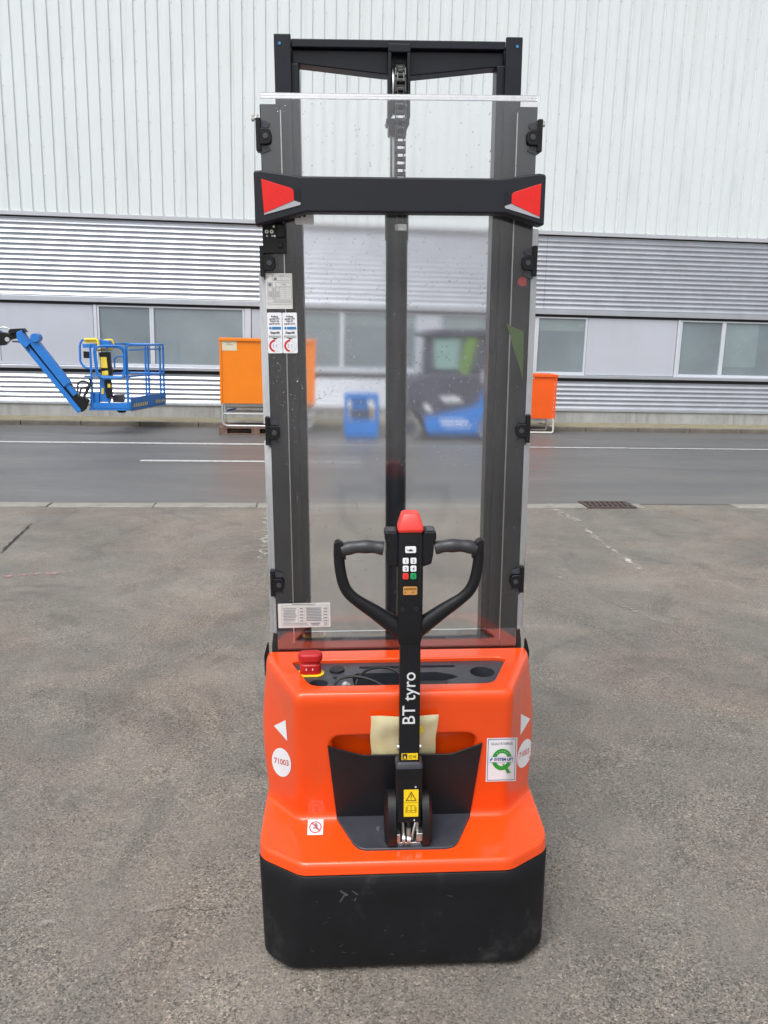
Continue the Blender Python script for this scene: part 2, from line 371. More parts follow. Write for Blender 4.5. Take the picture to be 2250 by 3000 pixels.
def ellipse(cx, cz, rx, rz, n=28, a0=0, a1=360):
    return [(cx+rx*math.cos(rad(a0+(a1-a0)*i/n)), cz+rz*math.sin(rad(a0+(a1-a0)*i/n))) for i in range(n if a1-a0 == 360 else n+1)]
def text_mesh(txt, size, bold=0.0, cx='CENTER'):
    cu = bpy.data.curves.new('lettering', 'FONT'); cu.body = txt; cu.size = size; cu.align_x = cx; cu.align_y = 'CENTER'; cu.offset = bold; cu.resolution_u = 3
    ob = bpy.data.objects.new('lettering', cu); COL.objects.link(ob)
    me = bpy.data.meshes.new_from_object(ob.evaluated_get(bpy.context.evaluated_depsgraph_get()))
    vs = [(v.co.x, v.co.y) for v in me.vertices]; fs = [tuple(p.vertices) for p in me.polygons]
    bpy.data.objects.remove(ob); bpy.data.curves.remove(cu); bpy.data.meshes.remove(me)
    return vs, fs
class Flat:
    """flat print laid on a surface: 2-D shapes pushed through a mapping (x, z, lift) -> point"""
    def __init__(s, fn): s.fn = fn; s.mb = MB()
    def poly(s, pts, lift=.0006, hole=None):
        loops = [pts]+([hole] if hole else [])
        flat = [p for l in loops for p in l]
        tri = geometry.tessellate_polygon([[Vector((x, z, 0)) for x, z in l] for l in loops])
        fs = []
        for t in tri:
            a, b, c = [flat[i] for i in t]
            fs.append(tuple(t) if (b[0]-a[0])*(c[1]-a[1])-(b[1]-a[1])*(c[0]-a[0]) > 0 else tuple(t[::-1]))
        s.mb.add([s.fn(x, z, lift) for x, z in flat], fs); return s
    def grid(s, x0, x1, z0, z1, nx, nz, lift=.0006, keep=None):
        vs = [s.fn(x0+(x1-x0)*i/nx, z0+(z1-z0)*j/nz, lift) for j in range(nz+1) for i in range(nx+1)]
        fs = [(j*(nx+1)+i, j*(nx+1)+i+1, (j+1)*(nx+1)+i+1, (j+1)*(nx+1)+i) for j in range(nz) for i in range(nx)]
        s.mb.add(vs, fs); return s
    def rect(s, x0, x1, z0, z1, lift=.0009): return s.poly([(x0, z0), (x1, z0), (x1, z1), (x0, z1)], lift)
    def frame(s, x0, x1, z0, z1, t, lift=.0009):
        return s.rect(x0, x1, z0, z0+t, lift).rect(x0, x1, z1-t, z1, lift).rect(x0, x0+t, z0+t, z1-t, lift).rect(x1-t, x1, z0+t, z1-t, lift)
    def text(s, txt, cx, cz, size, lift=.0009, bold=0, xf=1.0, shear=0.0, rot=0, slant=0.0):
        vs, fs = text_mesh(txt, size, bold); c, q = math.cos(rad(rot)), math.sin(rad(rot)); out = []
        for x, y in vs:
            x = (x+y*slant)*xf; y = y+x*shear
            out.append(s.fn(cx+x*c-y*q, cz+x*q+y*c, lift))
        s.mb.add(out, fs); return s
    def build(s, name, material, parent, label=None):
        o = s.mb.build(name, material, parent, smooth=False)
        if label: o['label'] = label
        return o

# ================================================================== SETTING
# ---- ground: one sheet to the horizon; it tilts by a degree or so where the stacker stands
nrm = MACH.to_3x3() @ Vector((0, 0, 1)); mo = MACH.translation
def ground_z(x, y):
    d = math.hypot(x-mo.x, y-mo.y-.6); t = min(1, max(0, (d-1.3)/2.6)); k = 1-t*t*(3-2*t)
    return -k*(nrm.x*(x-mo.x)+nrm.y*(y-mo.y))/nrm.z
xs = [-2500, -500, -120, -50, -20, -10]+[-6+.3*i for i in range(41)]+[10, 20, 50, 120, 500, 2500]
ys = [-2500, -500, -120, -50, -20, -8, -3]+[-1+.3*i for i in range(30)]+[9, 12, 20, 50, 120, 500, 2500]
g = MB(); nx = len(xs)
g.add([(x, y, ground_z(x, y)) for y in ys for x in xs], [(j*nx+i, j*nx+i+1, (j+1)*nx+i+1, (j+1)*nx+i) for j in range(len(ys)-1) for i in range(nx-1)])
ground = g.build('ground', M_ground, kind='structure')

def bframe(name, kind='structure'):
    o = bpy.data.objects.new(name, None); COL.objects.link(o); o.matrix_world = BLD; o['kind'] = kind; return o
road = MB().add([(-120, -6.64, .004), (120, -6.64, .004), (120, .05, .004), (-120, .05, .004)], [(0, 1, 2, 3)]).build('road', M_road, kind='structure')
road.matrix_world = BLD
lb = MB(); u = -30.0
while u < 30:
    lb.add([(u, -2.28+random.uniform(-.012, .012), .0085), (u+.6, -2.28+random.uniform(-.012, .012), .0085), (u+.6, -2.13+random.uniform(-.012, .012)-(.06 if u > 0 else 0), .0085), (u, -2.13+random.uniform(-.012, .012)-(.06 if u > 0 else 0), .0085)], [(0, 1, 2, 3)]); u += .6
lb.build('lane_line', M_line, road)
for u0, u1 in ((-3.63, -.74), (-13.6, -10.7), (9.2, 12.1)):
    MB().add([(u0, -3.97, .0085), (u1, -3.97, .0085), (u1, -3.84, .0085), (u0, -3.84, .0085)], [(0, 1, 2, 3)]).build('dash_line', M_line, road)
# gutter stones along the road edge
gut = bframe('gutter')
base = MB().box(0, .985, -.095, .095, -.05, .012).build('gutter_stone', M_gutter, gut, bevel=.006)
base.location = (-12, -6.74, 0)
for i in range(1, 34):
    u = -12+i
    if abs(u-1.3) < .9 and u > .9: continue
    c = copy_piece(base, gut, (u, -6.74+random.uniform(-.006, .006), random.uniform(-.003, .002)))
    c.rotation_euler.z = random.uniform(-.004, .004)
MB().box(.985, 1.36, -6.835, -6.645, -.05, .012).build('gutter_stone', M_gutter, gut, bevel=.006)
MB().box(1.9, 1.985, -6.835, -6.645, -.05, .012).build('gutter_stone', M_gutter, gut, bevel=.006)
# kerb and pavement strip
kerb = bframe('kerb')
ks = MB().box(0, .992, 0, .13, -.05, .078).build('kerb_stone', M_kerb, kerb, bevel=.012)
ks.location = (-14.3, 0, 0)
for i in range(1, 40): copy_piece(ks, kerb, (-14.3+i, random.uniform(-.004, .004), random.uniform(-.003, .003)))
pv = MB().box(-120, 120, .135, 1.0, -.05, .076).build('pavement', M_moss, kind='structure'); pv.matrix_world = BLD

# ================================================================== HALL
hall = thing('warehouse', BLD, 'long white and silver clad warehouse with a ribbon of windows along the road', 'building')
V = .95; U0, U1 = -15.0, 25.0
MB().box(U0, U1, V+.02, V+8, 0, 9.4).build('core_wall', M_gap, hall)
MB().box(U0-.2, U1+.2, V-.2, V+8.2, 9.4, 9.6).build('roof', M_roof, hall)
MB().box(U0, U1, V-.05, V+.0, .0, .295).build('plinth_core', M_plinth, hall)
pp = MB().box(.004, 1.996, -.058, .0, 0.0, .292).build('plinth_block', M_plinth, hall, bevel=.004); pp.location = (U0, V, 0)
for i in range(1, 20): copy_piece(pp, hall, (U0+2*i, V, 0))
# vertical white cladding, one sheet a metre wide: four ribs of 0.2 m... five pans
Z0, Z1 = 3.60, 9.4
def clad_profile():
    pts = []
    for i in range(5):
        x = i*.2
        pts += [(x+.0, .0), (x+.138, .0), (x+.150, .026), (x+.188, .026)]
    return pts+[(1.0, 0)]
pr = clad_profile(); n = len(pr)
cs = MB().add([(x, y, Z0) for x, y in pr]+[(x, y, Z1) for x, y in pr], [(i, i+1, n+i+1, n+i) for i in range(n-1)]).build('cladding_sheet', M_clad, hall, smooth=False)
USH = -6.51-.169-.0
cs.location = (USH-8, V-.075, 0)
for i in range(1, 40): copy_piece(cs, hall, (USH-8+i, V-.075+random.uniform(-.0015, .0015), 0))
sb = MB()
for k in range(198):
    u = USH-8+.169+.2*k
    sb.cyl((u, V-.049, Z0+.02), (0, -1, 0), .010, .008, 6)
    if k % 3 == 2: continue
    for j in range(12):
        z = 4.208+.471*j+(.0 if k % 3 == 0 else -.01)-.012*(k % 5 == 0)
        sb.cyl((u+random.uniform(-.006, .006), V-.049, z), (0, -1, 0), .009, .007, 6)
sb.build('cladding_screws', M_galv, hall, kind='stuff')
MB().prism_xz([(U0, 3.535), (U1, 3.535), (U1, 3.605), (U0, 3.605)], V-.10, V-.02).build('drip_flashing', M_cladtrim, hall, bevel=.004)
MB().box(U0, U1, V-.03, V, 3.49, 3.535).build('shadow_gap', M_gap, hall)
# horizontal ribbed silver sheeting above and below the windows
def ribbed(z0, z1, u0, u1, name):
    pitch = .0862; z = z1; pts = []
    while z-pitch > z0-.001:
        pts += [(.002, z), (.032, z-.030), (.032, z-.040), (.002, z-.081)]; z -= pitch
    pts += [(0, z), (0, z0)]
    n = len(pts)
    o = MB().add([(u0, V-.07+y, zz) for y, zz in pts]+[(u1, V-.07+y, zz) for y, zz in pts], [(i, i+1, n+i+1, n+i) for i in range(n-1)])
    return o.build(name, M_ribbed, hall, smooth=False)
for u0, u1 in ((U0, -9.6), (-9.6, -2.05), (-2.05, 3.02), (3.02, 9.2), (9.2, 16.4), (16.4, U1)):
    ribbed(2.20, 3.51, u0+.002, u1-.002, 'ribbed_sheet'); ribbed(.335, .865, u0+.002, u1-.002, 'ribbed_sheet')
MB().prism_xz([(U0, 2.105), (U1, 2.105), (U1, 2.195), (U0, 2.195)], V-.085, V-.01).build('window_head', M_ribbed, hall, bevel=.006)
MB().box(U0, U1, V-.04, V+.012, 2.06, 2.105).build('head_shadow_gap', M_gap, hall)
MB().box(U0, U1, V-.09, V+.01, .925, .985).build('window_sill', M_ribbed, hall, bevel=.008)
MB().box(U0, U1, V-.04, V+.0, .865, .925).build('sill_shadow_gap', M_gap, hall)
MB().box(U0, U1, V-.082, V-.0, .292, .335).build('base_trim', M_ribbed, hall, bevel=.006)
# window ribbon
ZW0, ZW1 = .985, 2.062
def pane(u0, u1):
    f = MB()
    t = .038
    f.box(u0, u1, V-.035, V+.012, ZW0, ZW0+.05).box(u0, u1, V-.035, V+.012, ZW1-.03, ZW1).box(u0, u0+t, V-.035, V+.012, ZW0+.05, ZW1-.03).box(u1-t, u1, V-.035, V+.012, ZW0+.05, ZW1-.03)
    wdw = f.build('window', M_frame, hall, bevel=.004)
    pn_ = MB().box(u0+t, u1-t, V-.006, V+.006, ZW0+.05, ZW1-.03).build('pane', M_pane, wdw)
    k_ = int(abs(u0)*100) % 3  # some panes get a lighter rectangle over part of them
    if k_ == 0: MB().box(u0+t, u0+t+(u1-u0)*.42, V-.0075, V-.0062, ZW0+.21, ZW1-.03).build('pane_overlay', M_pane_overlay, wdw)
    if k_ == 1: MB().box(u0+t, u1-t, V-.0075, V-.0062, ZW1-.26, ZW1-.03).build('pane_overlay', M_pane_overlay, wdw)
def infill(u0, u1):
    MB().box(u0+.006, u1-.006, V-.028, V+.008, ZW0+.006, ZW1-.004).build('panel', M_wpanel, hall, bevel=.004)
def post(u0, u1):
    MB().box(u0+.004, u1-.004, V-.045, V+.01, ZW0, ZW1).build('post', M_frame, hall, bevel=.004)
x = -14.4
for kind, u0, u1 in (('g', -13.9, -13.05), ('g', -13.05, -11.4), ('p', -11.4, -9.55), ('g', -9.55, -8.7), ('g', -8.7, -7.10), ('p', -7.0, -5.215), ('b', -5.215, -5.15), ('g', -5.15, -4.195), ('g', -4.195, -2.54),
        ('b', -2.54, -2.42), ('p', -2.42, -1.72), ('g', -1.72, -.76), ('g', -.76, .66), ('p', .66, 1.05), ('g', 1.05, 2.92), ('g', 2.92, 3.905), ('p', 3.905, 5.69), ('b', 5.69, 5.75), ('g', 5.75, 6.63), ('g', 6.63, 8.25),
        ('p', 8.25, 10.1), ('g', 10.1, 11.0), ('g', 11.0, 12.6), ('p', 12.6, 14.45), ('g', 14.45, 15.4), ('g', 15.4, 17.0), ('p', 17.0, 18.85), ('g', 18.85, 19.8), ('g', 19.8, 21.4), ('p', 21.4, 23.25), ('g', 23.25, 24.9)):
    {'g': pane, 'p': infill, 'b': post}[kind](u0, u1)

# ================================================================== PALLET STACKER
st = thing('pallet_stacker', MACH, 'orange walk-behind pallet stacker with black mast, tiller and clear mast guard', 'pallet stacker')
def ring6(xf, yf, xs_, yc, yb, z):
    return [(-xs_, yb, z), (-xs_, yc, z), (-xf, yf, z), (xf, yf, z), (xs_, yc, z), (xs_, yb, z)]
# ---- black skirt
def skirt_ring(xf, yf, xs_, yc, z, rc):
    P = [Vector(p) for p in ring6(xf, yf, xs_, yc, .46, z)]; out = [P[0]]
    for i in (1, 2, 3, 4):
        a, b, d = P[i-1], P[i], P[i+1]; d0, d1 = (a-b).normalized(), (d-b).normalized(); rr = min(rc, (a-b).length*.48, (d-b).length*.48)
        for j in range(7): t = j/6; out.append((b+d0*rr)*(1-t)**2+b*2*t*(1-t)+(b+d1*rr)*t*t)
    return out+[P[5]]
SKT, SKB = (.286, .0, .406, .086, .307), (.322, .0, .398, .062, .038)
sk_r = [skirt_ring(.318, .014, .380, .078, .013, .024), skirt_ring(.321, .006, .390, .068, .017, .024), skirt_ring(.322, .0015, .395, .063, .026, .024)]
for j in range(7):
    t = j/6; p_ = [a+(b-a)*t for a, b in zip(SKB, SKT)]; sk_r.append(skirt_ring(*p_, .024))
sk_r.append(skirt_ring(.284, .004, .402, .089, .3105, .024))
MB().loft(sk_r).build('skirt', M_bumper, st, ang=60)
MB().loft([ring6(.276, .01, .39, .095, .45, .30), ring6(.276, .01, .39, .095, .45, .318)]).build('skirt_gap', M_gap, st)
# scuffs in the skirt face
sf = Flat(lambda x, z, l: (x, -.0006-l*.3, z))
for a, b_, c, d, t in ((-.182, .232, -.168, .254, .005), (-.18, .268, -.16, .252, .007), (-.143, .234, -.137, .243, .004), (-.147, .266, -.132, .252, .004)):
    dx, dz = c-a, d-b_; L = math.hypot(dx, dz); nx_, nz_ = -dz/L*t/2, dx/L*t/2
    sf.poly([(a+nx_*.3, b_+nz_*.3), (a-nx_, b_-nz_), (c-nx_, d-nz_), (c+nx_, d+nz_)])
for i in range(15):
    a, b_ = random.uniform(-.27, .27), random.choice([random.uniform(.05, .09), random.uniform(.07, .26)]); L = random.uniform(.006, .022); an = random.uniform(-.9, .9); t = random.uniform(.0008, .002)
    sf.poly([(a, b_), (a+L*math.cos(an), b_+L*math.sin(an)), (a+L*math.cos(an), b_+L*math.sin(an)+t), (a, b_+t)])
sf.mb.build('scuff_marks', mat('scuff_grey', (.06, .06, .064), .6, var=.3, vs=60), st, smooth=False, kind='stuff')
# ---- orange cover, with the tray opening in its deck and the pocket in its face
def cover_ring(c, rc=.016):
    xf, yf, xs_, yc, z = c; P = [Vector(p) for p in ring6(xf, yf, xs_, yc, .43, z)]; out = [P[0]]
    for i in (1, 2, 3, 4):
        a, b, d = P[i-1], P[i], P[i+1]; d0, d1 = (a-b).normalized(), (d-b).normalized(); rr = min(rc*(2.2 if i in (1, 4) else 1.3), (a-b).length*.45, (d-b).length*.45)
        if i in (2, 4):
            q0_, q1_ = out[-1], b+d0*rr
            for j in (1, 2, 3): out.append(q0_.lerp(q1_, j/4))
        for j in range(6): t = j/5; out.append((b+d0*rr)*(1-t)**2+b*2*t*(1-t)+(b+d1*rr)*t*t)
    return out+[P[5]]
CT = [(.285, .002, .406, .087, .314), (.282, .005, .405, .092, .346), (.300, .188, .400, .310, .368), (.300, .132, .400, .392, .78), (.28, .165, .380, .405, .7805)]
def nd(a, b, t): return tuple(p+(q-p)*t for p, q in zip(a, b))
prof = [CT[0]]; FACE = 0
for i, r in ((1, .018), (2, .030), (3, .042)):
    L0_, L1_ = math.dist(CT[i-1], CT[i]), math.dist(CT[i], CT[i+1]); p0, p1 = nd(CT[i], CT[i-1], min(.6, r/L0_)), nd(CT[i], CT[i+1], min(.6, r/L1_))
    if i == 3:
        FACE = len(prof)-1; q0 = prof[-1]
        for j in range(1, 8):
            c_ = list(nd(q0, p0, j/8)); bul = math.sin(math.pi*j/8); c_[2] += .013*bul; prof.append(tuple(c_))
        FACE1 = len(prof)
    for j in range(7): t = j/6; prof.append(tuple(x*(1-t)**2+y*2*t*(1-t)+w_*t*t for x, y, w_ in zip(p0, CT[i], p1)))
prof.append(CT[4])
rings = [cover_ring(c) for c in prof]; NR = len(rings[0]); FI = 15     # ring edge 15-16 is the flat front
cv = MB(); cv.v = [p for r in rings for p in r]
for i in range(len(rings)-1):
    for j in range(NR):
        if FACE <= i < FACE1 and j == FI: continue
        cv.f.append((i*NR+j, i*NR+(j+1) % NR, (i+1)*NR+(j+1) % NR, (i+1)*NR+j))
cv.f.append(tuple(range(NR-1, -1, -1)))
def face_y(z): return .188+(.132-.188)*(z-.368)/(.78-.368)
def filled(outer, hole, to3, inward, er):
    """flat region with a round-edged recess of the given depth"""
    cxh = sum(p[0] for p in hole)/len(hole); cyh = sum(p[1] for p in hole)/len(hole); L = len(hole)
    def grow(e):
        out = []
        for i in range(L):
            a, b, c = Vector(hole[i-1]), Vector(hole[i]), Vector(hole[(i+1) % L]); n0 = Vector(((b-a).y, -(b-a).x)).normalized(); n1 = Vector(((c-b).y, -(c-b).x)).normalized(); m_ = (n0+n1).normalized(); out.append(tuple(b+m_*e/max(.5, m_.dot(n0))))
        return out
    h0 = grow(er); loops = [outer, h0]; flat = [p for l in loops for p in l]
    tri = geometry.tessellate_polygon([[Vector((a, b, 0)) for a, b in l] for l in loops])
    k = len(cv.v); cv.v += [Vector(to3(a, b, 0)) for a, b in flat]
    for t in tri:
        A, B, C = [flat[i] for i in t]
        cv.f.append(tuple(k+i for i in (t if (B[0]-A[0])*(C[1]-A[1])-(B[1]-A[1])*(C[0]-A[0]) > 0 else t[::-1])))
    prev = k+len(outer)
    for e, d in ((er*.5, er*.13), (er*.13, er*.5), (0, er), (0, inward)):
        q = len(cv.v); cv.v += [Vector(to3(a, b, d)) for a, b in grow(e)]
        for i in range(L): cv.f.append((prev+(i+1) % L, prev+i, q+i, q+(i+1) % L))
        prev = q
    cv.f.append(tuple(prev+i for i in range(L)))
def round_poly(P, r, n=5):
    out = []; L = len(P); P = [Vector(p) for p in P]
    for i in range(L):
        a, b, c = P[i-1], P[i], P[(i+1) % L]; d0, d1 = (a-b).normalized(), (c-b).normalized(); rr = min(r, (a-b).length*.45, (c-b).length*.45)
        for j in range(n): t = j/(n-1); out.append(tuple((b+d0*rr)*(1-t)**2+b*2*t*(1-t)+(b+d1*rr)*t*t))
    return out
fr_rings = rings[FACE:FACE1+1]
filled([(r[FI+1].x, r[FI+1].z) for r in fr_rings]+[(r[FI].x, r[FI].z) for r in fr_rings[::-1]],
       round_poly([(-.180, .402), (.184, .402), (.204, .640), (-.201, .640)], .03), lambda a, b, d: (a, face_y(b)+d, b), .036, .016)
deck_hole = round_poly([(-.256, .188), (.254, .188), (.318, .352), (.30, .366), (-.30, .366), (-.318, .352)], .03)
rt = rings[-1]
filled([(p.x, p.y) for p in rt[1:]+rt[:1]], deck_hole, lambda a, b, d: (a, b, .7805-d), .10, .005)
cover = cv.build('cover', M_orange, st, fix='tri', ang=50)
wn = cover.modifiers.new('weighted', 'WEIGHTED_NORMAL'); wn.keep_sharp = True
# ---- tray in the deck
circ = lambda cx, cy, r, n=22: [(cx+r*math.cos(2*math.pi*i/n), cy+r*math.sin(2*math.pi*i/n)) for i in range(n)]
tray_out = [(x*.993, .277+(y-.277)*.985) for x, y in deck_hole]
slot = rrect(-.120, .165, .322, .338, .0079, 5)
well = [(-.135, .203), (.128, .203), (.128, .235), (.165, .252), (.150, .270), (.105, .290), (-.125, .290), (-.142, .275)]
tr_ = MB().plate(tray_out, [slot, well, circ(.238, .285, .036), circ(-.236, .226, .026, 18)], .690, .769)
tray = tr_.build('tray', M_tray, st, bevel=.0025)
MB().box(-.30, .30, .192, .362, .6805, .6835).build('tray_floor', M_gap, st)
MB().cyl((-.185, .312, .769), (0, 0, 1), .022, .006, 24).build('round_cap', M_black, st, bevel=.002)
MB().cyl((-.19, .262, .769), (0, 0, 1), .006, .003, 14).build('screw', M_gap, st)
# stop button
MB().prism_xy([(x, y) for x, y in rrect(-.300, -.222, .268, .318, .022, 6)], .769, .7735).build('stop_ring', M_yellow, st, bevel=.0015)
def stad(w_, d, z, cx=-.261, cy=.293): return [(cx+x, cy+y, z) for x, y in rrect(-w_/2, w_/2, -d/2, d/2, min(w_, d)*.44, 6)]
sbm = MB().loft([stad(.062, .036, .7735), stad(.062, .036, .800), stad(.056, .030, .804), stad(.056, .030, .810), stad(.070, .042, .814), stad(.070, .042, .830), stad(.064, .036, .8355)])
stop = sbm.build('stop_button', M_redstop, st, bevel=.0015)
for dx in (-.013, .005): MB().box(-.261+dx, -.261+dx+.003, .2738, .2755, .787, .793).build('prong_mark', M_inkw, stop)
# cables in the tray
def arc(pts, n=10):
    out = []
    P = [Vector(p) for p in pts]; P = [2*P[0]-P[1]]+P+[2*P[-1]-P[-2]]
    for i in range(1, len(P)-2):
        for j in range(n):
            t = j/n; out.append(.5*((2*P[i])+(P[i+1]-P[i-1])*t+(2*P[i-1]-5*P[i]+4*P[i+1]-P[i+2])*t*t+(3*P[i]-P[i-1]-3*P[i+1]+P[i+2])*t**3))
    return out+[P[-2]]
MB().tube(arc([(-.128, .205, .725), (-.128, .225, .772), (-.10, .262, .790), (-.05, .275, .793), (-.005, .26, .778), (.01, .23, .74)]), .0042, 8).build('cable', M_rubber, st)
MB().tube(arc([(-.20, .21, .735), (-.185, .222, .777), (-.14, .232, .786), (-.09, .222, .780), (-.05, .206, .765)]), .0038, 8).build('cable', M_rubber, st)
MB().tube(arc([(-.17, .205, .745), (-.163, .202, .777), (-.150, .206, .772)]), .0065, 8).build('cable_plug', M_galv, st)
hx = []
for i in range(230):
    a = 2*math.pi*i/9; s_ = i/229
    base_p = Vector((.03+.105*min(1, s_*1.18), .226, .762)) if s_ < .85 else Vector((.135+.02*math.sin((s_-.85)/.15*1.5), .226-.016*(s_-.85)/.15, .762-.018*(s_-.85)/.15))
    hx.append(base_p+Vector((0, math.cos(a)*.0075, math.sin(a)*.0075)))
MB().tube(hx, .0021, 5).build('coiled_cable', mat('coil_rubber', (.05, .05, .052), .35, var=.1), st)

# ---- dark pocket panel in the face and its foot on the ledge
top = [(-.212, .620), (-.200, .612), (-.128, .588), (-.112, .584), (.132, .582), (.146, .586), (.212, .612), (.222, .618)]
po = [(.198, .368), (-.190, .368)]+top
n = len(po); off = lambda z: face_y(z)-.007
pm = MB().add([(x, off(z), z) for x, z in po]+[(x, off(z)+.006, z) for x, z in po], [tuple(range(n)), tuple(range(2*n-1, n-1, -1))]+[(i, i+n, (i+1) % n+n, (i+1) % n) for i in range(n)])
pocket = pm.build('pocket_panel', M_panel, st, bevel=.003, fix=True)
ft = [(-.197, .194), (-.178, .150), (-.142, .072), (-.128, .056), (-.108, .050), (.112, .048), (.134, .054), (.148, .070), (.184, .148), (.205, .194)]
lz = lambda y: .345+(.368-.345)*(y-.006)/(.188-.006)
n = len(ft)
fm_ = MB().add([(x, y, lz(y)+.007) for x, y in ft]+[(x, y, lz(y)-.004) for x, y in ft], [tuple(range(n)), tuple(range(2*n-1, n-1, -1))]+[(i, i+n, (i+1) % n+n, (i+1) % n) for i in range(n)])
fm_.build('pocket_foot', M_tray, st, bevel=.003, fix=True)
MB().cyl((-.072, .128, lz(.128)+.006), (0, 0, 1), .006, .004, 12).build('screw', M_steel, st)

# ---- mast: outer and inner channels, head beam, lift cylinder, chain
def channel(name, sgn, xo, xi, y0, y1, z0, z1, t=.012):
    b = MB()
    xa, xb = sgn*xo, sgn*xi
    b.box(xa, xb, y0, y0+t, z0, z1).box(xa, xa-sgn*t, y0+t, y1-t, z0, z1).box(xa, xb, y1-t, y1, z0, z1)
    return b.build(name, M_mast, st, bevel=.003)
for s_ in (-1, 1):
    channel('outer_mast_rail', s_, .372, .318, .455, .575, .05, 2.325)
    channel('inner_mast_rail', s_, .333, .288, .497, .600, .07, 2.506)
    b = MB().box(s_*.306, s_*.268, .515, .585, .09, 2.44); b.build('roller_rail', M_mast, st, bevel=.004)
    MB().box(s_*.3185, s_*.3155, .4525, .4548, .80, 2.31).build('rail_highlight', M_steel, st)  # bright steel strip added as the highlight along the rail edge
    MB().cyl((s_*.318, .4965, 2.482), (0, -1, 0), .004, .002, 10).build('blue_dot', M_lblue_ink, st)
MB().box(-.288, .288, .505, .60, 2.476, 2.497).build('head_beam', M_mast, st, bevel=.003)
MB().prism_xz([(-.288, 2.476), (.288, 2.476), (.288, 2.437), (.255, 2.437), (.038, 2.414), (-.038, 2.417), (-.271, 2.44), (-.288, 2.44)], .525, .585).build('head_gusset', M_mast, st, bevel=.003)
MB().box(-.36, .36, .470, .56, .10, .775).build('mast_base_plate', M_mast, st, bevel=.004)
# crosshead with its chain window
ch = MB().box(-.030, -.020, .488, .545, 2.30, 2.462).box(.021, .031, .488, .545, 2.30, 2.462).box(-.030, .031, .488, .545, 2.462, 2.484)
cross = ch.build('crosshead', M_mast, st, bevel=.003)
MB().cyl((-.018, .535, 2.375), (1, 0, 0), .058, .036, 30).build('chain_wheel', M_chain, cross)
MB().ring((-.0185, .530, 2.372), (1, 0, 0), .040, .061, .003, 30).build('wheel_flange', M_steel, cross)
# chain: side plates and rollers following the wheel and hanging down
links = []
for i in range(9):
    a = rad(118-16*i+0); links.append((.535-math.sin(a)*0 - .060*math.cos(rad(90-11*i)) if False else .535-.064*math.cos(rad(78-13*i)) if i < 6 else .471, 2.375+.064*math.sin(rad(78-13*i)) if i < 6 else 2.375-.019*(i-5.6)))
z = 2.375-.019*3.4
while z > 2.02: links.append((.471, z)); z -= .0195
cl_ = MB()
for i in range(len(links)-1):
    (ya, za), (yb, zb) = links[i], links[i+1]
    cl_.cyl((-.009, ya, za), (1, 0, 0), .0062, .024, 10)
    for xo in ((-.0115, -.0085), (.0145, .0175)) if i % 2 else ((-.0065, -.004), (.010, .0125)):
        dy, dz = yb-ya, zb-za; L = math.hypot(dy, dz) or 1; ny, nz = -dz/L*.0075, dy/L*.0075
        q = [(ya+ny-dy*.35, za+nz-dz*.35), (ya-ny-dy*.35, za-nz-dz*.35), (yb-ny+dy*.35, zb-nz+dz*.35), (yb+ny+dy*.35, zb+nz+dz*.35)]
        cl_.add([(xo[0], *p) for p in q]+[(xo[1], *p) for p in q], [(0, 1, 2, 3), (7, 6, 5, 4), (0, 4, 5, 1), (1, 5, 6, 2), (2, 6, 7, 3), (3, 7, 4, 0)])
cl_.build('lift_chain', M_chain, cross, fix=True)
MB().prism_xz([(-.034, 2.30), (.029, 2.30), (.029, 2.285), (.021, 2.275), (.021, 2.258), (-.018, 2.258), (-.028, 2.262), (-.028, 2.285), (-.034, 2.285)], .49, .55).build('rod_head', M_mast, cross, bevel=.002)
MB().cyl((-.012, .525, 2.00), (0, 0, 1), .011, .27, 18).build('piston_rod', M_steel, st)
MB().cyl((-.003, .520, .09), (0, 0, 1), .031, 1.90, 26).build('lift_cylinder', M_mast, st)
MB().cyl((-.003, .520, 1.985), (0, 0, 1), .0335, .105, 26).build('cylinder_collar', M_mast, st)
MB().cyl((.006, .480, 2.008), (0, 0, 1), .016, .017, 6).build('hex_nut', M_steel, st)

# ---- clear mast guard
SX = .368
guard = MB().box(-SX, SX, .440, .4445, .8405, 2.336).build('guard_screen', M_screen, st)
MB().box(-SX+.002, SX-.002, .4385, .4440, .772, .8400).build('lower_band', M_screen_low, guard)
MB().add([(-SX, .440, 2.336), (SX, .440, 2.336), (SX, .452, 2.352), (-SX, .452, 2.352), (-SX, .4445, 2.335), (SX, .4445, 2.335), (SX, .4565, 2.351), (-SX, .4565, 2.351)],
         [(0, 1, 2, 3), (7, 6, 5, 4), (3, 2, 6, 7), (0, 3, 7, 4), (1, 5, 6, 2)]).build('top_lip', M_screen_edge_lit, guard)
for s_ in (-1, 1):
    for z0, z1 in ((1.475, 1.893), (1.017, 1.425), (.835, .968)) + (((1.945, 2.012),) if s_ > 0 else ()):
        x0, x1 = s_*SX, s_*(SX+.021)
        MB().add([(x0, .4402, z0), (x1, .460, z0), (x1, .460, z1), (x0, .4402, z1), (x0, .4443, z0), (x1-s_*.003, .4635, z0), (x1-s_*.003, .4635, z1), (x0, .4443, z1)],
                 [(0, 1, 2, 3), (7, 6, 5, 4), (0, 4, 5, 1), (1, 5, 6, 2), (2, 6, 7, 3)]).build('side_lip', M_screen_edge_lit, guard, fix=True)
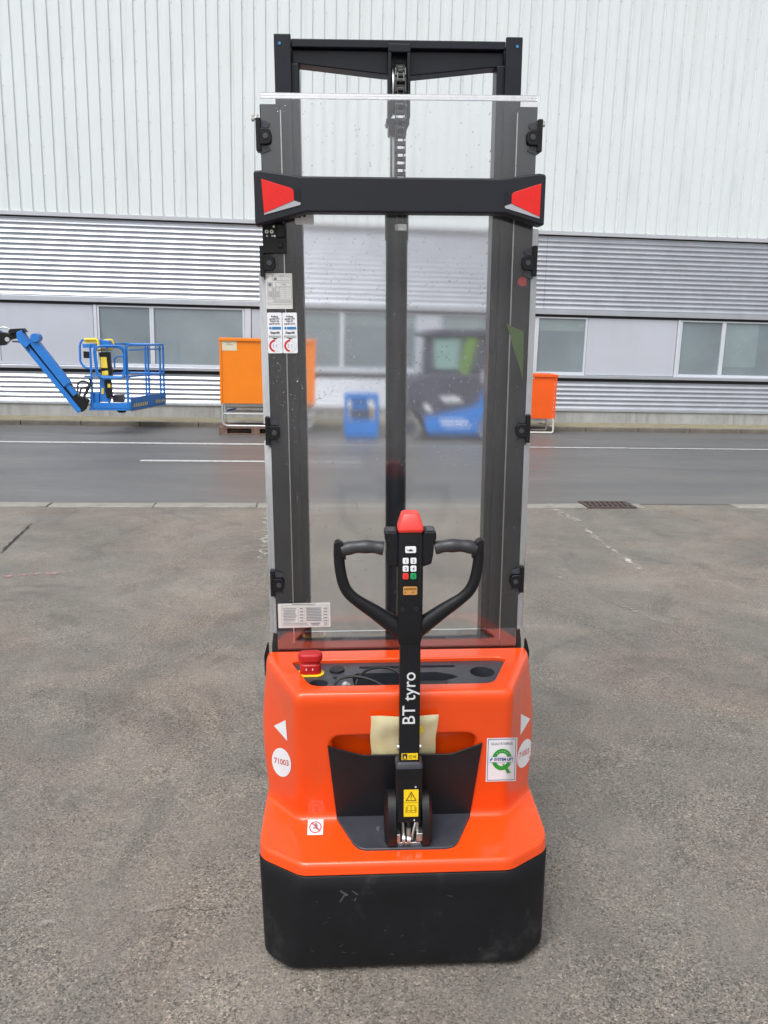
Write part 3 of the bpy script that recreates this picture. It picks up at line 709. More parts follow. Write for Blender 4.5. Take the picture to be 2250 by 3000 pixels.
# rain on the guard
rb = MB()
def drop(x, z, r):
    k = len(rb.v); el = random.uniform(1, 1.35); y0 = .4398
    rb.v.append(Vector((x, y0-r*.55, z)))
    for j in range(6): a = j*math.pi/3; rb.v.append(Vector((x+r*.72*math.cos(a), y0-r*.38, z+r*.72*el*math.sin(a))))
    for j in range(6): a = j*math.pi/3; rb.v.append(Vector((x+r*math.cos(a), y0, z+r*el*math.sin(a))))
    for j in range(6):
        q = (j+1) % 6; rb.f.append((k, k+1+q, k+1+j)); rb.f.append((k+1+j, k+1+q, k+7+q, k+7+j))
for i in range(5200):
    z = random.uniform(.80, 2.33); x = random.uniform(-.36, .36)
    dens = .22 if z > 2.05 else (.55 if z > 1.75 else (1 if z > 1.35 else .3))
    if abs(abs(x)-.27) < .04 or abs(x) < .04: dens += .2
    if random.random() > dens or 2.01 < z < 2.15: continue
    drop(x, z, random.choice([.0007, .0009, .0010, .0012, .0014, .0018, .0021]))
for i in range(14):     # runs down the pane
    x = random.choice([-.332, -.33, .325]) + random.uniform(-.004, .004) if i < 6 else random.uniform(-.3, .3); z = random.uniform(1.4, 2.3)
    for j in range(random.randint(3, 8)): drop(x+random.uniform(-.0006, .0006), z-j*.006, random.uniform(.0008, .0015))
rb.build('rain_drops', M_drop, guard, kind='stuff')
# clips that hold the guard
def bracket(s_, z, name='bracket'):
    sx = lambda x: s_*x
    b = MB()
    b.prism_xz([(sx(.376), z-.020), (sx(.376), z+.020), (sx(.352), z+.020), (sx(.344), z+.016), (sx(.341), z+.007), (sx(.341), z-.010), (sx(.345), z-.017), (sx(.352), z-.020)], .4285, .4385)
    b.box(sx(.369), sx(.382), .4285, .470, z-.036, z+.046)
    br = b.build(name, M_black, st, bevel=.0025)
    MB().cyl((sx(.356), .4285, z), (0, -1, 0), .0075, .003, 16).build('bolt', M_iron if False else M_tray, br, bevel=.001)
    for dz in (.033, -.033):
        MB().prism_xz([(sx(.372), z+dz-.011), (sx(.372), z+dz+.011), (sx(.350), z+dz+.011*(1 if dz < 0 else .2)), (sx(.344), z+dz), (sx(.350), z+dz-.011*(1 if dz > 0 else .2))], .4375, .4395).build('clip_pad', M_silver if False else M_tray, br)
for s_, zs in ((-1, (2.241, 1.919, 1.452, .994)), (1, (2.244, 1.921, 1.454, .995))):
    for z in zs: bracket(s_, z)
for s_, z in ((-1, 2.292), (1, 2.285)):
    b = MB().cyl((s_*.372, .47, z), (s_, 0, 0), .0045, .024, 10).cyl((s_*.376, .47, z), (s_, 0, 0), .009, .006, 6).cyl((s_*.388, .47, z), (s_, 0, 0), .008, .007, 6)
    b.build('side_bolt', M_steel, st)
# reflector bar
MB().prism_xz([(-.386, 2.147), (-.366, 2.149), (-.262, 2.135), (.262, 2.133), (.366, 2.146), (.384, 2.143), (.384, 2.014), (.372, 2.016), (.278, 2.044), (-.251, 2.045), (-.366, 2.015), (-.386, 2.010)], .372, .440).build('reflector_bar', M_bar, st, bevel=.006, segs=3)
for s_, P in ((-1, [(-.366, 2.127), (-.288, 2.104), (-.282, 2.098), (-.282, 2.074), (-.361, 2.042)]), (1, [(.371, 2.120), (.299, 2.098), (.293, 2.092), (.293, 2.069), (.370, 2.036)])):
    r_ = MB().prism_xz(P, .3685, .3725).build('reflector', M_red, st, bevel=.001)
    lo = [P[-1], P[-2], (P[-2][0]-s_*.018, P[-2][1]-.006), (P[-2][0]-s_*.016, P[-2][1]-.011), (P[-1][0], P[-1][1]-.004)]
    MB().prism_xz(lo, .3700, .3730).build('lower_bevel', M_silver, r_)
    si = [P[2], P[3], (P[3][0]-s_*.018, P[3][1]-.006), (P[2][0]-s_*.017, P[2][1]+.008)]
    MB().prism_xz(si, .3702, .3728).build('inner_bevel', M_mast, r_)
# black box below the bar
bx = MB().box(-.372, -.309, .425, .4395, 1.944, 2.022).build('switch_plate', M_black, st, bevel=.002)
MB().box(-.334, -.312, .418, .4255, 1.985, 2.020).build('switch_box', M_black, bx, bevel=.003)
MB().box(-.331, -.318, .419, .4255, 1.958, 1.972).build('switch_latch', M_black, bx, bevel=.002)
for x, z in ((-.3605, 2.000), (-.347, 2.000)):
    MB().ring((x, .425, z), (0, -1, 0), .0022, .0048, .003, 16).build('cap_screw', M_steel, bx)
for x, z, r in ((-.341, 2.013, .003), (-.360, 1.989, .0022), (-.346, 1.989, .0022), (-.3395, 1.989, .003)):
    MB().cyl((x, .425, z), (0, -1, 0), r, .002, 10).build('screw', M_steel, bx)
# small plates at the deck's rear corners
for s_ in (-1, 1):
    MB().prism_xz([(s_*.408, .70), (s_*.408, .768), (s_*.398, .806), (s_*.394, .806), (s_*.392, .70)], .432, .448).build('corner_plate', M_black, st, bevel=.001)
    MB().prism_xz([(s_*.388, .70), (s_*.384, .80), (s_*.379, .835), (s_*.366, .842), (s_*.362, .70)], .448, .475).build('mast_plate', M_gap, st, bevel=.001)
# ---- chassis underneath, wheels, forks
MB().box(-.30, .30, .46, .62, .045, .30).build('chassis', M_mast, st)
MB().cyl((-.035, .26, .115), (1, 0, 0), .115, .07, 28).build('drive_wheel', M_rubber, st, bevel=.006)
for s_ in (-1, 1):
    MB().cyl((s_*.27-.02, .22, .065), (1, 0, 0), .065, .04, 24).build('castor', M_rubber, st, bevel=.004)
    MB().prism_xz([(s_*.09, .055), (s_*.27, .055), (s_*.27, .105), (s_*.09, .105)], .62, 1.75).build('fork', M_mast, st, bevel=.01)
    MB().box(s_*.10, s_*.26, .601, .64, .05, .55).build('fork_back', M_mast, st, bevel=.004)
    MB().cyl((s_*.18-.04, 1.62, .042), (1, 0, 0), .042, .08, 20).build('load_wheel', M_rubber, st)

# ---- tiller
TX = .010
for s_, xa, xb in ((-1, -.056, -.026), (1, .046, .074)):
    cx = TX
    prof = [(.150, .352), (.060, .350), (.044, .375), (.040, .42), (.050, .465), (.075, .498), (.105, .505), (.140, .485), (.160, .44), (.165, .39)]
    n = len(prof); inset = .010
    rings = [[(xa if s_ < 0 else xb, .105+(y-.105)*.72, .425+(z-.425)*.80) for y, z in prof], [((xa+.009) if s_ < 0 else (xb-.009), y, z) for y, z in prof], [(xb if s_ < 0 else xa, y, z) for y, z in prof]]
    MB().loft(rings).build('pivot_cheek', M_black, st, fix=True, ang=50)
MB().box(-.026, .046, .085, .150, .352, .46).build('pivot_block', M_gap, st)
MB().prism_xz([(-.023, .352), (.046, .352), (.044, .366), (-.021, .366)], .062, .10).build('pivot_plate', M_steel, st, bevel=.002)
MB().box(-.024, -.013, .060, .095, .366, .392).build('pivot_lug', M_steel, st, bevel=.002)
MB().box(.030, .048, .056, .095, .372, .397).build('pivot_lug', M_steel, st, bevel=.002)
MB().box(.029, .037, .066, .085, .397, .428).build('link_strip', M_steel, st, bevel=.001)
MB().cyl((-.009, .060, .380), (1, 0, 0), .0125, .008, 18).cyl((-.005, .066, .392), (-.05, .02, 1), .0042, .04, 10).build('link_arm', M_steel, st)
MB().cyl((.004, .058, .378), (1, 0, 0), .0105, .010, 18).cyl((.009, .062, .388), (0, .02, 1), .0065, .024, 12).build('rod_end', M_steel, st)
MB().cyl((.009, .064, .410), (0, 0, 1), .0058, .03, 12).build('gas_spring', M_rubber, st)
MB().tube(arc([(.018, .062, .375), (.021, .058, .40), (.027, .062, .425), (.031, .07, .435)]), .0032, 6).build('wire', M_galv, st)
sl = MB().box(TX-.036, TX+.035, .058, .108, .428, .600)
sleeve = sl.build('tiller_sleeve', M_black, st, bevel=.006, segs=3)
MB().loft([[(TX+x, .083+y, .594) for x, y in rrect(-.0375, .0365, -.027, .027, .009)], [(TX+x, .083+y, .604) for x, y in rrect(-.0365, .0355, -.026, .026, .009)], [(TX+x, .083+y, .611) for x, y in rrect(-.031, .030, -.021, .021, .006)]]).build('sleeve_rim', M_tray, sleeve)
for x, z in ((TX+.017, .539), (TX+.014, .438)): MB().cyl((x, .058, z), (0, -1, 0), .0022, .0015, 10).build('rivet', M_inkw, sleeve)
for s_ in (-1, 1): MB().cyl((TX+s_*.0275, .083, .646), (s_, 0, 0), .008, .005, 14).build('pivot_bolt', M_steel, sleeve)
shaft = MB().loft([[(TX+x, .083+y, .59) for x, y in rrect(-.0275, .0275, -.017, .017, .004)], [(TX+x*.98, .080+y, .965) for x, y in rrect(-.0275, .0275, -.017, .017, .004)]]).build('tiller_shaft', M_black, st)
# head
hd = MB().loft([[(TX-.002+x, .082+y, z) for x, y in rrect(-a, a, -b, c, .006, 3)] for a, b, c, z in ((.0285, .020, .020, .950), (.0315, .022, .024, .965), (.0325, .024, .030, 1.04), (.0325, .026, .034, 1.13), (.0315, .026, .034, 1.235), (.0305, .024, .03, 1.252))])
head = hd.build('tiller_head', M_black, st, bevel=.002)
HY = .0565      # front face of the head
hf = lambda x, z, l: (x, (.082-.024-(.002*(z-1.04)/.09 if z < 1.13 else .002))-.0004-l, z)
ol = [(-.014, 1.224), (.008, 1.236), (.031, 1.222), (.033, 1.075), (.008, 1.063), (-.016, 1.075)]
fl = Flat(hf)
for i in range(6):
    (a, b_), (c, d) = ol[i], ol[(i+1) % 6]; L = math.hypot(c-a, d-b_); nx_, nz_ = -(d-b_)/L*.0006, (c-a)/L*.0006
    fl.poly([(a-nx_, b_-nz_), (c-nx_, d-nz_), (c+nx_, d+nz_), (a+nx_, b_+nz_)])
fl.build('face_outline', M_gap, head)
rc = MB().loft([[(TX-.002+x, .082+y, z) for x, y in rrect(-a, a, -b, c, .008, 4)] for a, b, c, z in ((.0315, .027, .03, 1.2525), (.0325, .030, .03, 1.260), (.031, .029, .03, 1.268), (.0225, .018, .028, 1.296), (.019, .014, .024, 1.300))])
rc.build('belly_button', M_redcap, head, bevel=.002)
def key(x0, x1, z0, z1, m_, name):
    P = rrect(x0, x1, z0, z1, .003, 3); y0 = hf(0, (z0+z1)/2, 0)[1]
    return MB().prism_xz(P, y0-.0025, y0+.001).build(name, m_, head, bevel=.0006)
kf = lambda x, z, l: (x, hf(x, z, 0)[1]-.0026-l, z)
k0 = key(-.006, .0215, 1.2005, 1.2175, M_white, 'turtle_key')
Flat(kf).poly([(.0015, 1.2065), (.0045, 1.210), (.0085, 1.2115), (.0115, 1.209), (.0145, 1.206), (.011, 1.2055), (.004, 1.2055)]).poly([(.0015, 1.2085), (-.001, 1.2105), (-.002, 1.2095), (.001, 1.2065)]).build('turtle_symbol', M_ink, k0)
for txt, x, z, m_, mi in (('1', -.0045, 1.1795, M_white, M_inkg), ('2', .0152, 1.1795, M_white, M_inkg), ('3', -.0045, 1.159, M_white, M_inkg), ('4', .0152, 1.159, M_white, M_inkg), ('O', -.0045, 1.139, M_redcap, M_red_ink), ('I', .0152, 1.139, M_green, M_ink)):
    kk = key(x-.0075, x+.0075, z-.0078, z+.0078, m_, 'key')
    Flat(kf).text(txt, x, z, .012 if txt in '1234' else .009, bold=.0002).build('key_symbol', mi, kk)
ds = key(-.0105, .0255, 1.089, 1.1108, M_lcd, 'display')
dfl = Flat(kf)
for i in range(8): dfl.rect(-.008+i*.0040, -.0053+i*.0040, 1.1035, 1.1075)
dfl.rect(-.006, -.004, 1.094, 1.098).rect(.010, .0115, 1.094, 1.098).rect(.0145, .0165, 1.094, 1.0985)
dfl.build('display_digits', M_brown_ink, ds)
for x in (-.0115, .0235): MB().ring((x, .0585, 1.049), (0, -1, 0), .0028, .0055, .003, 16).build('face_screw', M_gap, head)
# switch pods beside the head
for s_ in (-1, 1):
    cx = TX-.002
    pr_ = [(s_*.030, 1.168), (s_*.054, 1.176), (s_*.058, 1.20), (s_*.060, 1.232), (s_*.066, 1.243), (s_*.064, 1.262), (s_*.034, 1.262), (s_*.030, 1.25)]
    pod = MB().prism_xz([(cx+x, z-.008) for x, z in pr_], .060, .122).build('switch_pod', M_black, head, bevel=.005, segs=3)
    MB().box(cx+s_*.040, cx+s_*.058, .060, .095, 1.2535, 1.2585).build('rocker_switch', M_tray, pod, bevel=.0015)
    MB().cyl((cx+s_*.032, .086, 1.200), (s_, 0, 0), .024, .022, 20).build('thumb_wheel', M_black, pod, bevel=.004)
# loop handle
for s_ in (-1, 1):
    cx = TX-.004
    loop = [(cx+s_*.178, .080, 1.222), (cx+s_*.179, .080, 1.19), (cx+s_*.176, .080, 1.15), (cx+s_*.168, .080, 1.112), (cx+s_*.154, .080, 1.086), (cx+s_*.130, .080, 1.064), (cx+s_*.09, .081, 1.036), (cx+s_*.05, .082, 1.006), (cx+s_*.015, .083, .980)]
    pts = arc(loop, 5)
    rr_ = [.0138+.0022*(i/(len(pts)-1))+.010*max(0, i/(len(pts)-1)-.6)/.4 for i in range(len(pts))]
    hl = MB().tube(pts, rr_, 14, sq=(.82, 1.0)).build('loop_handle', M_black, st)
    gp = arc([(cx+s_*.172, .080, 1.203), (cx+s_*.14, .080, 1.210), (cx+s_*.10, .080, 1.211), (cx+s_*.066, .080, 1.206)], 6)
    MB().prism_xz([(cx+s_*.166, 1.205), (cx+s_*.168, 1.222), (cx+s_*.181, 1.231), (cx+s_*.191, 1.224), (cx+s_*.190, 1.195), (cx+s_*.160, 1.178)], .068, .094).build('end_cap', M_black, hl, bevel=.004)
    MB().tube(gp, [.0168-.001*math.cos(i*.9) for i in range(len(gp))], 18).build('grip', mat('grip_rubber', (.030, .031, .036), .42, var=.2, vs=20) if s_ < 0 else MATS['grip_rubber'], hl)
# lettering on the shaft (reads upwards)
sfm = lambda x, z, l: (x, .083-.003*(z-.59)/.375-.0172-l, z)
Flat(sfm).text('BT tyro', TX-.001, .797, .0485, rot=90, bold=.0003).build('lettering', M_inkw, shaft)
lab = Flat(sfm).rect(TX-.0215, TX+.0225, .617, .6365, .0006).build('small_warning_label', M_yellow, shaft)
Flat(sfm).rect(TX-.019, TX-.006, .6185, .6350, .0010).build('label_square', M_ink, lab)
Flat(sfm).poly([(TX-.0165, .621), (TX-.0085, .621), (TX-.0125, .631)], .0013).build('label_triangle', M_yellow, lab)
q = Flat(sfm)
for r_ in range(3): q.rect(TX-.003, TX+.008, .621+r_*.004, .6225+r_*.004, .0010)
q.poly([(TX+.011, .622), (TX+.019, .630), (TX+.017, .631), (TX+.010, .624)], .001).poly([(TX+.019, .622), (TX+.011, .630), (TX+.0095, .629), (TX+.017, .621)], .001)
q.build('label_print', M_brown_ink, lab)
slm = lambda x, z, l: (x, .058-l, z)
wl = Flat(slm).poly(rrect(TX-.015, TX+.025, .449, .532, .002, 2)).build('warning_label', M_yellow, sleeve)
q = Flat(slm); a = [(TX+.005-.0155, .497), (TX+.005+.0155, .497), (TX+.005, .5265)]; b_ = [(TX+.005-.0112, .4995), (TX+.005+.0112, .4995), (TX+.005, .5205)]
q.poly(a, .0009, hole=b_[::-1]).rect(TX+.0038, TX+.0062, .506, .5165).rect(TX+.0038, TX+.0062, .5015, .504).rect(TX-.013, TX+.023, .4915, .4925)
q.build('warning_triangle', M_brown_ink, wl)
q = Flat(slm)
for s_ in (-1, 1):
    x0 = TX+.005; q.poly([(x0, .4645), (x0+s_*.004, .467), (x0+s_*.0105, .4665), (x0+s_*.0105, .4835), (x0+s_*.004, .4845), (x0, .482)], .0009, hole=[(x0+s_*.0008, .467), (x0+s_*.004, .4685), (x0+s_*.0097, .468), (x0+s_*.0097, .4825), (x0+s_*.004, .4833), (x0+s_*.0008, .4805)][::-1])
    q.rect(x0+s_*.0115, x0+s_*.0125, .463, .480).rect(x0+s_*.0135, x0+s_*.0145, .462, .478).rect(x0+s_*.001, x0+s_*.0145, .4615, .4625)
q.build('open_book', M_brown_ink, wl)

# ---- stickers on the cover: printed flat, laid onto the moulded surface
bpy.context.view_layer.update()
dg = bpy.context.evaluated_depsgraph_get(); ev = cover.evaluated_get(dg); em = ev.to_mesh()
bvh = BVHTree.FromPolygons([v.co.copy() for v in em.vertices], [tuple(p.vertices) for p in em.polygons])
eye_l = MACH.inverted() @ Vector((0, 0, EYE))
def on_cover(x, z, l):
    for k in range(60):
        p = Vector((x-math.copysign(.001*k, x), .2, z)); d = (p-eye_l).normalized(); hit, nn, i, t = bvh.ray_cast(eye_l, d)
        if hit and hit.y < .40: return hit - d*(.0010+1.6*l)
    return p
def on_ledge(x, y, l):
    hit, nn, i, t = bvh.ray_cast(Vector((x, y, .40)), Vector((0, 0, -1))); return hit+Vector((0, 0, l))
def fan_disc(F, cx, cz, rx, rz, lift, rot=0.0):
    rings = [[(cx, cz)]]; n = 28
    vs = [F.fn(cx, cz, lift)]; fs = []
    for k in range(1, 6):
        for j in range(n):
            a = 2*math.pi*j/n; x, z = rx*k/5*math.cos(a), rz*k/5*math.sin(a)
            vs.append(F.fn(cx+x+z*rot, cz+z, lift))
    for j in range(n): fs.append((0, 1+j, 1+(j+1) % n))
    for k in range(4):
        for j in range(n): fs.append((1+k*n+j, 1+(k+1)*n+j, 1+(k+1)*n+(j+1) % n, 1+k*n+(j+1) % n))
    F.mb.add(vs, fs); return F
fd = Flat(on_cover); fan_disc(fd, -.345, .540, .0265, .046, .0008, -.09)
rs = fd.build('round_sticker', M_white, cover)
Flat(on_cover).text('71003', -.345, .541, .0255, .0014, xf=.66, shear=-.28, bold=.0003).build('lettering', M_red_ink, rs)
fd = Flat(on_cover); fan_disc(fd, .3535, .551, .0195, .046, .0008, .16)
rs = fd.build('round_sticker', M_white, cover)
Flat(on_cover).text('71003', .3525, .551, .0255, .0014, xf=.46, shear=.62, bold=.0003).build('lettering', M_red_ink, rs)
def tri_grid(a, b_, c, n=6):
    F = Flat(on_cover); vs = []; idx = {}; fs = []
    for i in range(n+1):
        for j in range(n+1-i):
            u, v_ = i/n, j/n; w_ = 1-u-v_; idx[i, j] = len(vs); vs.append(F.fn(a[0]*w_+b_[0]*u+c[0]*v_, a[1]*w_+b_[1]*u+c[1]*v_, .0008))
    for i in range(n):
        for j in range(n-i):
            fs.append((idx[i, j], idx[i+1, j], idx[i, j+1]))
            if i+j < n-1: fs.append((idx[i+1, j], idx[i+1, j+1], idx[i, j+1]))
    F.mb.add(vs, fs); return F
tri_grid((-.363, .655), (-.327, .607), (-.330, .672)).build('arrow_sticker', M_white, cover)
tri_grid((.338, .676), (.339, .609), (.365, .660)).build('arrow_sticker', M_white, cover)
# quality seal
qs = Flat(on_cover).grid(.243, .331, .463, .602, 14, 14, .0006).build('quality_sticker', M_white, cover)
qs['label'] = 'white quality seal sticker with green Q'
bf = Flat(on_cover)
for x0, x1, z0, z1 in ((.2465, .3275, .4665, .4682), (.2465, .3275, .5968, .5985), (.2465, .248, .4665, .5985), (.326, .3275, .4665, .5985)): bf.grid(x0, x1, z0, z1, 12 if x1-x0 > .02 else 1, 12 if z1-z0 > .02 else 1, .0011)
bf.build('sticker_border', M_blue_ink, qs)
gq = Flat(on_cover); cx, cz = .2885, .533; N = 40
vs = []; fs = []
for j in range(N):
    a = 2*math.pi*j/N
    for k, r_ in enumerate((.0175, .0225, .0290)): vs.append(on_cover(cx+r_*math.cos(a), cz+r_*1.18*math.sin(a), .0012))
for j in range(N):
    for k in range(2): fs.append((j*3+k, j*3+k+1, ((j+1) % N)*3+k+1, ((j+1) % N)*3+k))
gq.mb.add(vs, fs)
tl_ = [((.2895, .520), (.3010, .5155)), ((.2925, .514), (.3045, .5095)), ((.2965, .506), (.3085, .5025)), ((.3005, .498), (.3125, .4955)), ((.3050, .4885), (.3170, .4890))]
gq.mb.add([on_cover(x, z, .0018) for p, q in tl_ for x, z in (p, ((p[0]+q[0])/2, (p[1]+q[1])/2), q)], [(i*3+k, i*3+k+1, i*3+k+4, i*3+k+3) for i in range(4) for k in range(2)])
gq.build('seal_letter', M_green_ink, qs)
sbn = Flat(on_cover).grid(.250, .325, .525, .5415, 10, 2, .0020).build('seal_band', M_white, qs)
Flat(on_cover).text('SYSTEM LIFT', .2940, .533, .0122, .0026, bold=.0005, xf=.84).build('lettering', M_blue_ink, sbn)
Flat(on_cover).poly([(.2525, .532), (.256, .5375), (.262, .539), (.2605, .533), (.2555, .5285)], .0026).build('swoosh', M_lblue_ink, sbn)
bl_ = Flat(on_cover).grid(.250, .325, .5415, .5421, 10, 1, .0021).grid(.250, .325, .5244, .525, 10, 1, .0021); bl_.build('band_edge', M_blue_ink, sbn)
Flat(on_cover).text('QUALITÄTSSIEGEL', .2875, .583, .0098, .0012, xf=.80, bold=.00012).build('lettering', M_inkg, qs)
stf = Flat(on_cover)
for a in (50, 70, 90, 110, 130): stf.poly([(cx+.0225*math.cos(rad(a))+.0013*math.cos(t), cz+.0265*math.sin(rad(a))+.0013*math.sin(t)) for t in [i*math.pi/3 for i in range(6)]], .0017)
stf.build('seal_stars', M_white, qs)
# no-rider sticker on the ledge
nr = Flat(on_ledge).grid(-.272, -.228, .116, .176, 6, 8, .0012).build('prohibition_sticker', M_white, cover)
pf = Flat(on_ledge); cx, cy = -.250, .149; n = 30
vs = [on_ledge(cx+r_*math.cos(2*math.pi*j/n), cy+r_*1.35*math.sin(2*math.pi*j/n)-.003, .0022) for j in range(n) for r_ in (.0145, .0175)]
pf.mb.add(vs, [(j*2, j*2+1, ((j+1) % n)*2+1, ((j+1) % n)*2) for j in range(n)])
pf.poly([(cx-.0125, cy+.014), (cx-.010, cy+.017), (cx+.0125, cy-.014), (cx+.010, cy-.017)], .0026)
pf.build('prohibition_ring', M_red_ink, nr)
pp_ = Flat(on_ledge)
for dx, dy, a, b_ in ((.001, .010, .0035, .004), (.002, .003, .005, .006), (-.003, -.006, .006, .003), (.005, -.008, .003, .005)): pp_.poly([(cx+dx+a*math.cos(t), cy+dy+b_*math.sin(t)) for t in [i*math.pi/4 for i in range(8)]], .0020)
pp_.build('rider_symbol', M_inkg, nr)
# rain beads on the shiny cover
bd = MB()
for i in range(900):
    if random.random() < .75: x, y = random.uniform(-.38, .38), random.uniform(.03, .18); ok = abs(x) > .20 or y < .045
    else: x, y = random.uniform(-.3, .3), random.choice([random.uniform(.15, .185), random.uniform(.375, .42)]); ok = True
    if not ok: continue
    hit, nn, i_, t_ = bvh.ray_cast(Vector((x, y, 1.0 if y > .19 else .40)), Vector((0, 0, -1)))
    if not hit or abs(nn.z) < .8: continue
    r_ = random.uniform(.001, .0026); k = len(bd.v); bd.v.append(hit+Vector((0, 0, r_*.6)))
    for j in range(6): bd.v.append(hit+Vector((r_*math.cos(j*math.pi/3), r_*math.sin(j*math.pi/3), -.0001)))
    for j in range(6): bd.f.append((k, k+1+j, k+1+(j+1) % 6))
bd.build('rain_beads', M_drop, cover, kind='stuff')
ev.to_mesh_clear()

# ---- plates and inspection stickers on the guard
gm = lambda x, z, l: (x, .4396-l, z)
cp = MB().prism_xz([(-.3685, 1.797), (-.296, 1.797), (-.296, 1.892), (-.3685, 1.892)], .4375, .4396).build('capacity_plate', M_grey, guard)
cf = lambda x, z, l: (x, .4374-l, z)
q = Flat(cf); t = .0006
q.frame(-.3505, -.2985, 1.873, 1.8885, t).rect(-.3505, -.2985, 1.8835, 1.884).rect(-.3265, -.326, 1.873, 1.8835)
q.frame(-.3635, -.350, 1.823, 1.868, t).frame(-.342, -.2985, 1.823, 1.868, t).rect(-.342, -.2985, 1.8565, 1.857)
for i in range(6): q.rect(-.3635, -.350, 1.8285+i*.0053, 1.8289+i*.0053).rect(-.342, -.2985, 1.8285+i*.0053, 1.8289+i*.0053)
for x in (-.331, -.3165): q.rect(x, x+.0004, 1.823, 1.8565)
q.rect(-.348, -.347, 1.817, 1.855).rect(-.3445, -.3437, 1.820, 1.855).rect(-.348, -.2985, 1.8165, 1.8172).rect(-.3435, -.2985, 1.8198, 1.8204)
q.frame(-.3635, -.2985, 1.809, 1.8145, t)
q.text('Modell', -.3245, 1.8862, .0042).text('F (kg)', -.319, 1.8622, .005, bold=.0001)
for i, a in enumerate(('3300', '2500', '1600')): q.text(a, -.3567, 1.842-i*.0053, .0046).text(('500', '700', '1000')[i], -.3365, 1.842-i*.0053, .0046)
q.rect(-.361, -.353, 1.8585, 1.866).rect(-.346, -.338, 1.8745, 1.8805)
q.build('plate_print', M_inkg, cp)
for x0, l3 in ((-.3675, 'DGUV 68'), (-.3255, 'VBG 70')):
    ts = MB().prism_xz(rrect(x0, x0+.0405, 1.676, 1.787, .003, 3), .4375, .4396).build('inspection_sticker', M_white, guard)
    c = x0+.0202
    Flat(cf).text('Prüfung', c, 1.7765, .0062, bold=.0002).text('gemäß UVV', c, 1.7700, .0058, bold=.0002).text(l3, c, 1.7635, .0058, bold=.0002).text('geprüft durch:', c, 1.7570, .0052, bold=.0002).text('Geprüft', c, 1.7325, .0082, bold=.0003).text('Nächste Prüfung', c, 1.7215, .0046, bold=.0001).frame(x0+.0035, x0+.037, 1.718, 1.7250, .0005).poly([(c-.009, 1.718), (c+.009, 1.718), (c, 1.7145)]).build('lettering', M_ink, ts)
    Flat(cf).rect(x0+.0125, x0+.0375, 1.7415, 1.7485).poly(ellipse(x0+.008, 1.745, .0036, .0036, 12)).build('logo_block', M_lblue_ink, ts)
    def half(a0, a1, r0, r1):
        return [(c+r1*math.cos(rad(a0+(a1-a0)*i/16)), 1.6965+r1*math.sin(rad(a0+(a1-a0)*i/16))) for i in range(17)]+[(c+r0*math.cos(rad(a1-(a1-a0)*i/16)), 1.6965+r0*math.sin(rad(a1-(a1-a0)*i/16))) for i in range(17)]
    Flat(cf).poly(half(90, 262, .0118, .0172)).build('dial', M_red_ink, ts)
    Flat(cf).poly(half(-95, 88, .0168, .0173)).poly(half(-95, 88, .0115, .0119)).text('2024', c-.005, 1.6965, .0055, rot=90).text('2023', c+.004, 1.6965, .0055, rot=90).build('dial_outline', M_inkg, ts)
npl = MB().prism_xz([(-.362, .855), (-.205, .857), (-.205, .934), (-.362, .932)], .4375, .4396).build('nameplate', M_grey, guard)
q = Flat(cf); q.frame(-.352, -.211, .861, .9275, .0006).rect(-.352, -.211, .9205, .921).rect(-.352, -.211, .8725, .873)
for x in (-.302, -.282, -.2265): q.rect(x, x+.0005, .873, .9205)
for z in (.8835, .894, .9035, .912): q.rect(-.352, -.282, z, z+.0004).rect(-.2265, -.211, z, z+.0004)
for i in range(9):
    z = .9165-i*.0049; q.rect(-.3485+random.uniform(0, .006), -.306-random.uniform(0, .006), z, z+.0016); q.rect(-.278, -.23-random.uniform(0, .003), z, z+.0022)
    if i % 2 == 0: q.rect(-.297, -.286, z-.001, z+.0015).rect(-.224, -.214, z-.001, z+.0015)
q.rect(-.32, -.25, .930, .9318).rect(-.348, -.275, .8685, .8698).rect(-.348, -.27, .8645, .8656).rect(-.265, -.236, .8675, .8700).rect(-.262, -.24, .8640, .8655)
q.text('CE', -.2195, .867, .0085, bold=.0002).build('plate_print', M_inkg, npl)
wsl = MB().prism_xz(rrect(-.284, -.233, 2.020, 2.046, .004, 3), .4375, .4396).build('white_sticker', M_white, guard)
Flat(cf).rect(-.280, -.268, 2.037, 2.045).rect(-.262, -.255, 2.039, 2.045).build('sticker_print', M_ink, wsl)
# red reflection in the guard, added as a plate on the far mast face
MB().prism_xz([(.358, 1.885), (.358, 1.860), (.344, 1.859), (.336, 1.864), (.333, 1.872), (.337, 1.880), (.345, 1.885)], .453, .4552).build('red_reflection', M_redcap, st)

# ---- pouch stuck behind the pocket panel
pt = thing('document_pouch', MACH @ Matrix.Translation((0, .15, .57)), 'pale yellow mesh pouch tucked behind the black pocket panel of the stacker', 'pouch')
pm2 = MB(); NX, NZ = 16, 14; front = []; back = []
for j in range(NZ+1):
    for i in range(NX+1):
        u, v_ = i/NX, j/NZ
        x = -.093+.186*u+(.006*(1-v_))*(.5-u)+.0015*math.sin(9*v_); z = .545+.170*v_+.0025*math.sin(7*u+1)
        edge = min(1, 6*min(u, 1-u, v_*1.3, 1-v_)); puff = .010*edge**.6*(1+.25*math.sin(5*u+3*v_)+.2*math.sin(11*v_-4*u))
        y = .187-.058*v_
        y += .0012*math.sin(30*u)*edge
        front.append((x, y-puff*.9-.004, z)); back.append((x, y+puff*.25-.0035, z))
n = len(front); ix = lambda i, j: j*(NX+1)+i
fs = [(ix(i, j), ix(i+1, j), ix(i+1, j+1), ix(i, j+1)) for j in range(NZ) for i in range(NX)]
fs += [tuple(n+a for a in f[::-1]) for f in fs]
